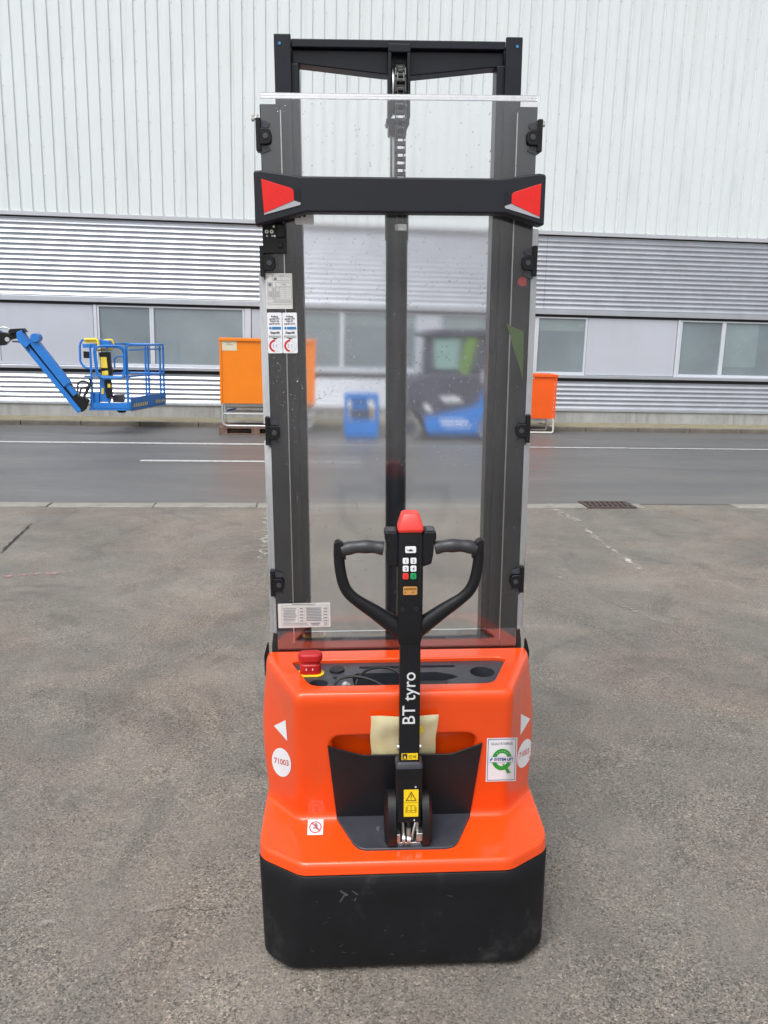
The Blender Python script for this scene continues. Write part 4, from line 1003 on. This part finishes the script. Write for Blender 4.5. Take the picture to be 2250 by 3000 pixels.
rim = [ix(i, 0) for i in range(NX)]+[ix(NX, j) for j in range(NZ)]+[ix(i, NZ) for i in range(NX, 0, -1)]+[ix(0, j) for j in range(NZ, 0, -1)]
fs += [(rim[k], n+rim[k], n+rim[(k+1) % len(rim)], rim[(k+1) % len(rim)]) for k in range(len(rim))]
pm2.add(front+back, fs); pm2.build('pouch_body', M_pouch, pt, off=(0, .15, .57), ang=60)
MB().prism_xz([(.035, .69), (.052, .684), (.054, .668), (.045, .660), (.033, .664)], .122, .1235).build('pouch_mark', M_yelpad, pt, off=(0, .15, .57))

# ---- green reflection in the guard, built as a sheet by the right rail
gc = thing('green_reflection', MACH @ Matrix.Translation((.335, .45, 1.60)), 'green triangular reflection in the guard, added as a sheet by the mast rail', 'reflection')
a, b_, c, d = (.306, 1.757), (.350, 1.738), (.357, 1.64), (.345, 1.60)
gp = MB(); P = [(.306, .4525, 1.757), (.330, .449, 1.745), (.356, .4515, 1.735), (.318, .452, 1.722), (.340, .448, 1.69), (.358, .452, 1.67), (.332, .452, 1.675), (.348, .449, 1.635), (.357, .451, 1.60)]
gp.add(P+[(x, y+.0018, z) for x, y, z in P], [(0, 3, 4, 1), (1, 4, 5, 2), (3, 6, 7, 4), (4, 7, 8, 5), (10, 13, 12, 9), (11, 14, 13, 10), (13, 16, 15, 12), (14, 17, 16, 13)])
gp.build('reflection_sheet', M_hiviz_reflection, gc, off=(.335, .45, 1.60))

# ================================================================== DRAIN, CRACKS, SCRAPES
dr = thing('drain_grate', BLD @ Matrix.Translation((1.63, -6.68, 0)), 'rusty iron drain grate set in the gutter beside the road', 'drain')
fr_ = MB().plate([(-.262, -.16), (.262, -.16), (.262, .16), (-.262, .16)], [[(-.225, -.125), (.225, -.125), (.225, .125), (-.225, .125)]], -.03, .0165).build('grate_frame', M_iron, dr, bevel=.003)
MB().box(-.224, .224, -.124, .124, -.02, .0055).build('drain_shaft', M_hollow, dr)
for i in range(8):
    x = -.205+i*.0545; MB().add([(x, -.124, .008), (x+.022, -.124, .008), (x+.058, .124, .008), (x+.036, .124, .008), (x, -.124, .0155), (x+.022, -.124, .0155), (x+.058, .124, .0155), (x+.036, .124, .0155)], [(0, 3, 2, 1), (4, 5, 6, 7), (0, 1, 5, 4), (1, 2, 6, 5), (2, 3, 7, 6), (3, 0, 4, 7)]).build('grate_bar', M_iron, dr)
for y in (-.045, .035): MB().box(-.224, .224, y, y+.022, .0068, .0145).build('cross_bar', M_iron, dr)
def world_ground(px, py):
    d = cam.matrix_world.to_3x3() @ Vector(((px-1125)/2492, -(py-1500)/2492, -1)); t = -EYE/d.z; return Vector((d.x*t, d.y*t))
def strip(name, pix, w0, material, jit=.3, seg=14, lift=.004):
    P = [world_ground(*p) for p in pix]; pts = []
    for i in range(len(P)-1):
        for j in range(seg): pts.append(P[i].lerp(P[i+1], j/seg))
    pts.append(P[-1]); b = MB(); L = len(pts); vs = []
    for i, p in enumerate(pts):
        d = (pts[min(i+1, L-1)]-pts[max(i-1, 0)]).normalized(); nn = Vector((-d.y, d.x)); off_ = random.uniform(-1, 1)*w0*jit
        ww = w0*random.uniform(.35, 1.2)*(.25+min(1, min(i, L-1-i)/3))
        for s_ in (-1, 1):
            q_ = p+nn*(off_+s_*ww/2); vs.append((q_.x, q_.y, ground_z(q_.x, q_.y)+lift))
    b.add(vs, [(2*i, 2*i+1, 2*i+3, 2*i+2) for i in range(L-1)]); return b.build(name, material, ground, smooth=False)
def worn(name, col, lo, scale):
    m = bpy.data.materials.new(name); nt, b = nodes_of(m); o = coords(nt); b.inputs['Base Color'].default_value = (*col, 1); b.inputs['Roughness'].default_value = .8
    f = ramp(nt, [(lo, (0,)*3), (lo+.16, (1,)*3)], noise(nt, scale, 6, .7, o, .6)); nt.links.new(f, b.inputs['Alpha']); return m
M_scrape = worn('pale_scrape', (.42, .40, .37), .47, 14); M_scrape2 = worn('faint_scrape', (.34, .325, .30), .50, 18); M_pink = worn('pink_chalk', (.42, .24, .24), .44, 20); M_crack = mat('crack_dark', (.03, .03, .03), .9, var=0)
strip('crack', [(2, 1622), (30, 1592), (55, 1570), (92, 1534)], .022, M_crack, .55)
strip('scrape', [(1625, 1492), (1660, 1512), (1705, 1534)], .10, M_scrape, .15)
strip('scrape', [(1715, 1548), (1760, 1588), (1830, 1638), (1900, 1690)], .05, M_scrape, .3)
strip('scrape', [(1790, 1622), (1840, 1650), (1870, 1682)], .03, M_scrape2, .3)
strip('scrape', [(1800, 1780), (1880, 1815), (1960, 1850)], .05, M_scrape2, .4)
strip('scrape', [(2030, 1770), (2130, 1830), (2240, 1860)], .07, M_scrape2, .4)
strip('scrape', [(788, 1490), (783, 1560), (770, 1640)], .07, M_scrape, .4)
strip('scrape', [(640, 1625), (760, 1612)], .05, M_scrape2, .4)
strip('scrape', [(150, 1618), (200, 1608)], .035, M_scrape2, .2)
strip('scrape', [(390, 2490), (460, 2472)], .02, M_scrape2, .2)
strip('scrape', [(0, 2700), (120, 2690), (200, 2676)], .015, M_scrape2, .3)
strip('crack', [(360, 2678), (520, 2655), (600, 2663), (690, 2652)], .0045, worn('fine_crack', (.05, .05, .05), .45, 12), .8)
strip('scrape', [(545, 2830), (560, 2880), (540, 2930)], .03, M_scrape2, .3)
strip('scrape', [(1680, 1640), (1640, 1700), (1760, 1740)], .04, M_scrape2, .5)
strip('chalk_line', [(0, 1690), (100, 1684), (205, 1677)], .045, M_pink, .1)

# ================================================================== BACKGROUND THINGS
def bthing(name, base_, label, cat, group=None): 
    o = thing(name, BLD @ Matrix.Translation(base_), label, cat, group); return o
def beam2(mb, p, q, w_, v0, v1):
    """flat beam in the u,z plane"""
    p, q = Vector((p[0], p[2])), Vector((q[0], q[2])); d = (q-p).normalized(); nn = Vector((-d.y, d.x))*w_/2
    return mb.prism_xz([tuple(p+nn), tuple(p-nn), tuple(q-nn), tuple(q+nn)], v0, v1)
def rloop(pts, r, n=4):
    """closed polyline with rounded corners"""
    out = []; P = [Vector(p) for p in pts]; L = len(P)
    for i in range(L):
        a, b, c = P[i-1], P[i], P[(i+1) % L]; d0 = (a-b).normalized(); d1 = (c-b).normalized(); rr = min(r, (a-b).length*.45, (c-b).length*.45)
        p0, p1 = b+d0*rr, b+d1*rr
        for j in range(n+1): t = j/n; out.append(p0*(1-t)**2+b*2*t*(1-t)+p1*t*t)
    return out
def ropen(pts, r, n=4):
    P = [Vector(p) for p in pts]; out = [P[0]]
    for i in range(1, len(P)-1):
        a, b, c = P[i-1], P[i], P[i+1]; d0 = (a-b).normalized(); d1 = (c-b).normalized(); rr = min(r, (a-b).length*.45, (c-b).length*.45)
        for j in range(n+1): t = j/n; out.append((b+d0*rr)*(1-t)**2+b*2*t*(1-t)+(b+d1*rr)*t*t)
    return out+[P[-1]]

# ---- blue boom lift
VB = -1.30
zb = lambda x, y, v=VB: bat(x*.3014, 940+y*.3014, v)
bo = Vector((-10.6, -1.0, 0)); BL = bthing('boom_lift', bo, 'blue boom lift with its jib reaching down to a railed work basket', 'boom lift')
jb = MB(); beam2(jb, zb(322, 178), zb(668, 618), .125, VB-.10, VB+.02); jb.build('jib_upper', M_bluepaint, BL, off=bo, bevel=.008)
jb = MB(); beam2(jb, zb(650, 600), zb(742, 718), .075, VB-.08, VB+.0); jb.build('jib_tip', M_bluepaint, BL, off=bo, bevel=.006)
jb = MB(); beam2(jb, zb(222, 190), zb(785, 878), .075, VB-.09, VB+.01); jb.build('jib_lower', M_bluepaint, BL, off=bo, bevel=.006)
jb = MB(); beam2(jb, zb(285, 215), zb(745, 770), .05, VB-.05, VB-.01); jb.build('jib_cavity', M_gap, BL, off=bo)
to2 = lambda P: [(p[0], p[2]) for p in P]
MB().prism_xz(to2([zb(182, 110), zb(235, 88), zb(262, 150), zb(318, 215), zb(275, 262), zb(205, 205), zb(186, 165)]), VB-.13, VB+.05).build('elbow_knuckle', M_bluepaint, BL, off=bo, bevel=.008)
MB().cyl(zb(335, 165, VB-.14), (0, 1, 0), .068, .2, 20).build('elbow_drum', M_bluepaint, BL, off=bo, bevel=.006)
MB().prism_xz(to2([zb(120, 78), zb(235, 72), zb(268, 110), zb(240, 100), zb(185, 112), zb(130, 130), zb(100, 110)]), VB-.12, VB+.06).build('elbow_cap', M_black, BL, off=bo, bevel=.006)
MB().prism_xz(to2([zb(-60, 105), zb(60, 112), zb(120, 130), zb(180, 125), zb(175, 170), zb(110, 185), zb(60, 238), zb(-60, 238)]), VB-.08, VB+.04).build('boom_head', M_black, BL, off=bo, bevel=.01)
MB().cyl(zb(70, 180, VB-.085), (0, -1, 0), .035, .004, 20).build('head_pin', M_galv, BL, off=bo)
MB().tube(arc([zb(-10, 75, VB-.05), zb(30, 62, VB-.05), zb(75, 72, VB-.05), zb(130, 100, VB-.05)]), .012, 8).build('hose', M_galv, BL, off=bo)
MB().tube(arc([zb(120, 200, VB-.09), zb(180, 205, VB-.10), zb(250, 240, VB-.10), zb(285, 290, VB-.09)]), .012, 8).build('hose', M_rubber, BL, off=bo)
MB().tube(arc([zb(8, 235), zb(10, 310), zb(16, 385)]), .004, 6).build('loose_wire', M_rubber, BL, off=bo)
mb_ = MB(); beam2(mb_, zb(0, 165), (-11.0, 0, 2.25), .22, VB-.10, VB+.10); mb_.build('main_boom', M_bluepaint, BL, off=bo, bevel=.015)
mb_ = MB(); beam2(mb_, (-11.2, 0, 2.3), (-10.0, 0, .95), .26, VB-.12, VB+.12); mb_.build('riser', M_bluepaint, BL, off=bo, bevel=.015)
MB().prism_xz([(-11.6, .75), (-9.4, .75), (-9.5, 1.15), (-10.2, 1.35), (-11.4, 1.35)], -1.9, -.7).build('turntable', M_bluepaint, BL, off=bo, bevel=.04)
MB().box(-11.7, -9.5, -1.85, -.75, .42, .70).build('chassis', M_bluepaint, BL, off=bo, bevel=.03)
for u in (-11.3, -9.9):
    for v_ in (-2.05, -.80): MB().cyl((u, v_, .38), (0, 1, 0), .38, .25, 28).build('wheel', M_tread, BL, off=bo, bevel=.03)
MB().prism_xz(to2([zb(640, 640), zb(690, 610), zb(760, 720), zb(870, 770), zb(835, 860), zb(800, 885), zb(740, 790), zb(690, 720)]), VB-.07, VB+.06).build('basket_bracket', M_black, BL, off=bo, bevel=.008)
for P in ([(755, 690), (760, 610), (800, 585), (850, 600), (865, 650), (820, 740), (815, 800)], [(775, 720), (790, 660), (850, 640), (880, 600), (870, 560)], [(800, 760), (835, 690), (850, 650), (900, 620)]):
    MB().tube(arc([zb(x, y, VB-.06-.02*random.random()) for x, y in P]), .014, 8).build('hose', M_rubber, BL, off=bo)
A = zb(868, 866); B = zb(1272, 862); zf = B.z; A.z = zf
Cc = bpl(1612*.3014, 940+800*.3014, 2, zf); D = A+(Cc-B)
zt_ = zb(1215, 240).z; zm = zb(1250, 545).z
def lerp(p, q, t): return p+(q-p)*t
fl_ = MB().prism_xy([(p.x, p.y) for p in (A, B, Cc, D)], zf-.02, zf+.02); fl_.build('basket_floor', M_bluepaint, BL, off=bo, bevel=.004)
MB().prism_xy([(p.x+dx, p.y-.004) for p, dx in ((B, -.0), (lerp(B, Cc, 1), .01), (lerp(B, Cc, 1), -.02), (B, -.03))], zf-.032, zf-.021).build('floor_edge', M_galv, BL, off=bo)
def up(p, z): return Vector((p.x, p.y, z))
A1 = lerp(A, B, .09)
for nm, p, z1 in (('post', A1, zt_), ('post', lerp(A, B, .95), zt_), ('post', lerp(B, Cc, .52), zt_-.02), ('post', lerp(B, Cc, .86), zt_-.02), ('post', lerp(B, Cc, .96), zt_-.02), ('post', lerp(D, Cc, .5), zt_), ('post', lerp(A, D, .5), zt_), ('post', D, zt_)):
    MB().tube([up(p, zf), up(p, z1)], .0165, 10).build(nm, M_bluepaint, BL, off=bo)
Bt = lerp(A, B, .95)
for z in (zt_, zm): MB().tube(ropen([up(Bt, z), up(lerp(B, Cc, .96), z), up(lerp(D, Cc, .97), z), up(D, z), up(lerp(A, D, .1), z)], .08), .0155, 10).build('rail', M_bluepaint, BL, off=bo)
MB().tube([up(lerp(A, B, -.08), zm), up(Bt, zm)], .013, 8).build('rail', M_bluepaint, BL, off=bo)
MB().tube([up(lerp(B, Cc, .0), zt_-.07), up(lerp(B, Cc, .9), zt_-.07)], .012, 8).build('rail', M_bluepaint, BL, off=bo)
MB().tube(rloop([zb(920, 242, VB-.03), zb(1212, 242, VB-.03), zb(1222, 556, VB-.03), zb(955, 556, VB-.03)], .11), .0165, 10, closed=True).build('gate_loop', M_bluepaint, BL, off=bo)
MB().tube(rloop([zb(905, 242, VB+.02), zb(1200, 262, VB+.02), zb(1206, 556, VB+.02), zb(940, 556, VB+.02)], .1), .0125, 10, closed=True).build('gate_loop', M_bluepaint, BL, off=bo)
MB().tube(ropen([zb(905, 470), zb(820, 452), zb(780, 400), zb(775, 230), zb(800, 180), zb(880, 178)], .12), .0165, 10).build('guard_loop', M_bluepaint, BL, off=bo)
MB().tube(ropen([zb(818, 182, VB-.02), zb(950, 178, VB-.02), zb(962, 255, VB-.02)], .06), .0215, 12).build('padded_grip', M_yelpad, BL, off=bo)
MB().prism_xz(to2([zb(818, 180), zb(940, 180), zb(945, 215), zb(822, 212)]), VB-.01, VB+.01).build('pad_plate', M_yelpad, BL, off=bo)
MB().tube(ropen([zb(1010, 190, VB+.3), zb(1090, 182, VB+.3), zb(1106, 230, VB+.3), zb(1090, 280, VB+.3), zb(940, 285, VB+.1)], .06), .0165, 10).build('padded_grip', M_yelpad, BL, off=bo)
MB().prism_xz(to2([zb(940, 180, VB+.05), zb(1060, 195, VB+.05), zb(1080, 250, VB+.05), zb(950, 262, VB+.05)]), VB+.05, VB+.25).build('control_panel', M_bluepaint, BL, off=bo, bevel=.006)
MB().prism_xz(to2([zb(800, 225), zb(935, 225), zb(935, 262), zb(805, 262)]), VB+.0, VB+.02).build('cross_plate', M_bluepaint, BL, off=bo, bevel=.003)
MB().prism_xz(to2([zb(808, 295), zb(870, 300), zb(872, 365), zb(812, 362)]), VB-.0, VB+.06).build('control_box', M_black, BL, off=bo, bevel=.004)
cbx = MB().prism_xz(to2([zb(952, 308), zb(1056, 305), zb(1068, 440), zb(1080, 480), zb(1080, 545), zb(985, 545), zb(972, 500), zb(968, 400)]), VB+.04, VB+.16).build('control_column', M_black, BL, off=bo, bevel=.006)
for q_ in ([(975, 352), (1034, 352), (1046, 458), (984, 458)], [(990, 490), (1050, 482), (1052, 528), (990, 530)]):
    MB().prism_xz(to2([zb(x, y, VB+.035) for x, y in q_]), VB+.034, VB+.0385).build('yellow_label', M_yelpad, cbx, off=bo-bo+(bo))
MB().prism_xz(to2([zb(958, 548), zb(1062, 548), zb(1062, 790), zb(958, 790)]), VB+.07, VB+.17).build('column_foot', M_bluepaint, BL, off=bo, bevel=.004)
MB().prism_xz(to2([zb(1008, 575), zb(1072, 572), zb(1088, 745), zb(1035, 755), zb(1020, 690)]), VB+.02, VB+.10).build('manual_box', M_black, BL, off=bo, bevel=.006)
MB().prism_xz(to2([zb(1045, 612, VB+.015), zb(1072, 612, VB+.015), zb(1074, 648, VB+.015), zb(1048, 648, VB+.015)]), VB+.014, VB+.0185).build('yellow_label', M_yelpad, BL, off=bo)
MB().prism_xz(to2([zb(985, 655, VB+.06), zb(1008, 655, VB+.06), zb(1008, 710, VB+.06), zb(988, 712, VB+.06)]), VB+.06, VB+.068).build('yellow_label', M_yelpad, BL, off=bo)
MB().prism_xz(to2([zb(1075, 732), zb(1180, 728), zb(1180, 800), zb(1078, 800)]), VB+.15, VB+.3).build('tool_box', M_tray, BL, off=bo, bevel=.006)
MB().prism_xz(to2([zb(870, 700), zb(960, 700), zb(960, 860), zb(872, 860)]), VB+.03, VB+.12).build('rotator_housing', M_bluepaint, BL, off=bo, bevel=.01)
MB().prism_xz([(A1.x, zf+.02), (B.x, zf+.02), (B.x, zf+.10), (A1.x, zf+.10)], VB-.008, VB+.004).build('toe_board', M_bluepaint, BL, off=bo)
tb = MB(); p0, p1 = B, Cc
n2 = Vector((-(p1-p0).y, (p1-p0).x, 0)).normalized()*.006
tb.prism_xy([tuple((p0-n2).xy), tuple((p1-n2).xy), tuple((p1+n2).xy), tuple((p0+n2).xy)], zf+.02, zf+.185); tbo = tb.build('toe_board', M_bluepaint, BL, off=bo)
for t0, t1, nn in ((.06, .46, 8), (.68, .97, 6)):
    for i in range(nn):
        t = t0+(t1-t0)*i/nn; a, b = lerp(p0, p1, t), lerp(p0, p1, t+(t1-t0)/nn*.5); o3 = Vector((n2.x, n2.y, 0))*(-1.5)
        if (o3.y > 0): o3 = -o3
        sh = (lerp(p0, p1, t+.02)-lerp(p0, p1, t))
        MB().add([up(a, zf+.03)+o3, up(b, zf+.03)+o3, up(b, zf+.085)+o3+sh, up(a, zf+.085)+o3+sh], [(0, 1, 2, 3)]).build('hazard_stripe', M_yelpad, tbo, off=bo)
MB().cyl(Vector((zb(1160, 880).x, VB+.2, zf-.022)), (0, 0, -1), .085, .045, 20, .06).build('floor_swivel', M_black, BL, off=bo)
MB().tube(ropen([zb(1115, 455, VB+.5), zb(1110, 350, VB+.5), zb(1195, 340, VB+.5)], .06), .012, 8).build('hook_rail', M_bluepaint, BL, off=bo)

# ---- orange containers
def zc(x, y, v): return bat(630+x*.1929, 960+y*.1929, v)
VC = -1.0
L0 = zc(62, 180, VC); R0 = bat(924, 1000, VC); zt0 = zc(62, 165, VC).z; zbt = zc(90, 1150, VC).z
ob_ = Vector((L0.x, VC, .0)); OC = bthing('steel_container', ob_, 'yellow-orange steel container on a galvanised tube stand above a wooden pallet', 'container')
OC['group'] = 'orange containers by the kerb'
dpt = .62
MB().box(L0.x+.012, R0.x-.012, VC+.012, VC+dpt-.012, zbt, zt0-.03).build('container_body', M_or1, OC, off=ob_, bevel=.004)
MB().box(L0.x-.012, R0.x+.012, VC-.012, VC+dpt+.012, zt0-.034, zt0+.012).build('lid', M_or1, OC, off=ob_, bevel=.006)
for x0, x1 in ((L0.x, L0.x+.035), (R0.x-.035, R0.x)): MB().box(x0, x1, VC-.004, VC+.0125, zbt-.004, zt0-.034).build('corner_strip', M_or1, OC, off=ob_, bevel=.003)
l0, l1 = zc(100, 185, VC), zc(330, 350, VC)
pl_ = MB().box(l0.x, l1.x, VC+.009, VC+.0122, l1.z, l0.z).build('paper_label', mat('paper', (.62, .56, .40), .7, var=.06, vs=20), OC, off=ob_)
for k, (x0, x1, y) in enumerate(((165, 235, 225), (160, 270, 255))):
    a, b = zc(x0, y, VC), zc(x1, y+9, VC); MB().box(a.x, b.x, VC+.0080, VC+.0091, b.z, a.z).build('label_line', M_inkg, pl_, off=ob_)
zl, zm2 = zc(100, 1490, VC).z, zc(100, 1308, VC).z
for v_ in (VC+.02, VC+dpt-.06):
    MB().tube(ropen([(L0.x+.035, v_, zbt), (L0.x+.035, v_, zl), (R0.x-.035, v_, zl), (R0.x-.035, v_, zbt)], .09, 6), .019, 12).build('stand_loop', M_galv, OC, off=ob_)
    MB().tube([(L0.x+.035, v_, zm2), (R0.x-.035, v_, zm2)], .016, 10).build('stand_rail', M_galv, OC, off=ob_)
MB().box(L0.x+.05, R0.x-.05, VC+.2, VC+.24, zbt-.05, zbt-.002).build('base_rail', M_galv, OC, off=ob_)
MB().prism_xz(to2([zc(175, 1245, VC+.2), zc(230, 1235, VC+.2), zc(330, 1215, VC+.2), zc(325, 1235, VC+.2), zc(240, 1262, VC+.2), zc(180, 1275, VC+.2)]), VC+.19, VC+.197).build('blue_tag', M_blue_ink, OC, off=ob_)
# wooden pallet under it
zp = zl-.019
po_ = Vector((L0.x-.03, VC-.03, 0)); WP = bthing('wooden_pallet', po_, 'weathered wooden pallet under the yellow-orange container', 'pallet')
hp = zp; pl0 = po_.x; 
for i in range(5): MB().box(pl0, pl0+1.2, VC-.03+i*.17, VC-.03+i*.17+.12, hp-.020, hp).build('top_board', M_wood, WP, off=po_, bevel=.003)
for j in range(3):
    u = pl0+j*.53
    MB().box(u, u+.14, VC-.03, VC+.77, hp-.040, hp-.0205).build('stringer_board', M_wood, WP, off=po_, bevel=.003)
    for i in range(3): MB().box(u+.002, u+.138, VC-.028+i*.33, VC-.028+i*.33+.13, .0225, hp-.0405).build('block', M_wood, WP, off=po_, bevel=.004)
for i in range(3): MB().box(pl0, pl0+1.2, VC-.03+i*.33, VC-.03+i*.33+.13, .004, .022).build('bottom_board', M_wood, WP, off=po_, bevel=.003)
# right container
def zr(x, y, v): return bat(1540+x*.0994, 1080+y*.0994, v)
VR = -.42
tr0 = zr(945, 185, VR); br0 = zr(815, 1480, VR); zt1, zb1 = tr0.z, br0.z; ur = zr(900, 800, VR).x; ul = ur-.62
ob2 = Vector((ul, VR, 0)); OR = bthing('steel_container', ob2, 'smaller red-orange steel container on a bent white tube stand, by the kerb', 'container', 'orange containers by the kerb')
MB().box(ul+.012, ur-.035, VR+.012, VR+.5, zb1, zt1-.02).build('container_body', M_or2, OR, off=ob2, bevel=.004)
MB().box(ul-.012, ur+.012, VR-.012, VR+.52, zt1-.045, zt1+.004).build('lid', M_or2, OR, off=ob2, bevel=.006)
MB().box(ur-.032, ur+.002, VR-.002, VR+.012, zb1-.01, zt1-.045).build('corner_strip', M_or2, OR, off=ob2, bevel=.003)
for v_, dz, r_ in ((VR+.0, 0, .017), (VR+.42, .02, .015)):
    MB().tube(ropen([(ur-.03, v_, zb1), (ur-.018, v_, .10), (ur-.02, v_, .026+dz*0), (ul+.03, v_, .026+dz*0), (ul+.03, v_, zb1)], .07, 6), r_, 12).build('stand_loop', mat('cream_tube', (.62, .60, .55), .45, var=.1) if v_ == VR else MATS['cream_tube'], OR, off=ob2)
MB().tube(ropen([(ur-.02, VR, .135), (ur-.1, VR+.2, .15), (ur-.16, VR+.42, .15)], .05), .011, 8).build('stand_brace', MATS['cream_tube'], OR, off=ob2)
MB().box(ul+.05, ur-.12, VR+.2, VR+.24, zb1-.055, zb1-.004).build('base_rail', M_galv, OR, off=ob2)
MB().box(ul+.0, zr(270, 270, VR).x, VR+.006, VR+.0118, zr(270, 305, VR).z, zr(270, 255, VR).z).build('paper_label', MATS['paper'], OR, off=ob2)

# ---- dark work vehicle with blue flank, behind the guard
def zv(x, y, v): return bat(980+x*.3496, 920+y*.3496, v)
VV = -1.55
vb = Vector((.9, VV+.5, 0)); WV = bthing('work_vehicle', vb, 'dark compact cab vehicle with a blue lettered lower flank, seen through the guard', 'vehicle')
Pv = lambda L, v=VV: to2([zv(x, y, v) for x, y in L])
MB().prism_xz(Pv([(755, 872), (1165, 785), (1215, 745), (1275, 640), (1500, 620), (1500, 860), (1230, 868), (1195, 1003), (770, 1003)]), VV-.02, VV+.10).build('side_skirt', M_bluepaint, WV, off=vb, bevel=.015)
MB().prism_xz(Pv([(600, 600), (640, 545), (800, 500), (1450, 500), (1500, 640), (1500, 850), (1250, 985), (760, 990), (720, 860), (660, 815), (600, 820)]), VV+.03, VV+.95).build('body', M_vehicle, WV, off=vb, bevel=.03)
cab = MB().prism_xz(Pv([(790, 500), (815, 190), (900, 150), (1330, 150), (1400, 500)]), VV+.08, VV+.9).build('cab', M_vehicle, WV, off=vb, bevel=.03)
MB().prism_xz(Pv([(730, 165), (860, 128), (1330, 128), (1400, 165), (1390, 190), (750, 195)]), VV+.02, VV+.96).build('roof', M_vehicle, WV, off=vb, bevel=.02)
MB().prism_xz(Pv([(838, 205), (1065, 198), (1040, 462), (845, 462)]), VV+.066, VV+.082).build('cab_window', M_vglass, WV, off=vb)
MB().prism_xz(Pv([(1125, 150), (1215, 138), (1180, 300), (1110, 545), (1050, 540), (1075, 380), (1100, 240)]), VV+.05, VV+.065).build('green_stripe', M_hiviz_reflection, WV, off=vb)
MB().prism_xz(Pv([(1180, 330), (1330, 200), (1370, 470), (1160, 480)]), VV+.066, VV+.082).build('cab_window', M_vehicle, WV, off=vb)
MB().prism_xz(Pv([(900, 700), (1050, 695), (1060, 728), (905, 735)]), VV+.02, VV+.031).build('white_plate', M_white, WV, off=vb)
MB().prism_xz(Pv([(755, 765), (800, 760), (808, 808), (762, 812)]), VV+.0, VV+.031).build('lamp', M_white, WV, off=vb)
MB().prism_xz(Pv([(1260, 480), (1290, 480), (1290, 600), (1260, 600)]), VV+.0, VV+.031).build('mirror', M_white, WV, off=vb)
for y, bits in ((898, ((890, 948), (952, 1000), (1004, 1052), (1056, 1122))), (926, ((890, 940), (946, 990), (1000, 1062), (1068, 1110)))):
    mbp = MB()
    for x0, x1 in bits: mbp.prism_xz(Pv([(x0, y-8), (x1, y-8), (x1, y+8), (x0, y+8)]), VV-.024, VV-.020)
    mbp.build('lettering', M_white, WV, off=vb)
c_ = zv(622, 940, VV); rw = .205
for u in (c_.x, zv(1300, 945, VV).x):
    for v_ in (VV+.0, VV+.72):
        wh = MB().cyl((u, v_, rw+.004), (0, 1, 0), rw, .22, 30).build('wheel', M_tread, WV, off=vb, bevel=.03, segs=3)
        MB().cyl((u, v_-.006, rw+.004), (0, 1, 0), rw*.62, .02, 24).build('hub', M_hub if False else M_vehicle, wh, off=vb)
        MB().ring((u, v_-.012, rw+.004), (0, 1, 0), rw*.64, rw*.98, .012, 30).build('dusty_sidewall', M_hub, wh, off=vb)
# ---- small blue cabinet
bb = Vector((zv(230, 1030, -1.45).x, -1.2, 0)); BC = bthing('equipment_cart', bb, 'low blue equipment cart with dark open middle, seen through the guard', 'cart')
Pc = lambda L: to2([zv(x, y, -1.45) for x, y in L])
MB().prism_xz(Pc([(82, 885), (375, 885), (365, 1035), (90, 1035)]), -1.45, -1.0).build('lower_tub', M_bluepaint, BC, off=bb, bevel=.015)
MB().prism_xz(Pc([(85, 672), (372, 672), (372, 722), (85, 722)]), -1.45, -1.0).build('top_box', M_bluepaint, BC, off=bb, bevel=.012)
for x0, x1 in ((85, 110), (340, 372)): MB().prism_xz(Pc([(x0, 722), (x1, 722), (x1, 885), (x0, 885)]), -1.45, -1.40).build('upright', M_bluepaint, BC, off=bb)
MB().prism_xz(Pc([(150, 735), (285, 735), (285, 885), (150, 885)]), -1.40, -1.05).build('motor_block', M_bluepaint, BC, off=bb, bevel=.01)
MB().prism_xz(Pc([(150, 800), (290, 800), (290, 884), (150, 884)]), -1.43, -1.40).build('dark_cover', M_vehicle, BC, off=bb)
MB().prism_xz(Pc([(296, 800), (332, 800), (330, 880), (300, 884)]), -1.42, -1.30).build('tan_canister', mat('tan_paint', (.35, .25, .15), .6), BC, off=bb)
for x in (120, 340): MB().cyl(Vector((zv(x, 1030, -1.45).x, -1.44, .045)), (0, 1, 0), .04, .05, 16).build('castor', M_rubber, BC, off=bb)
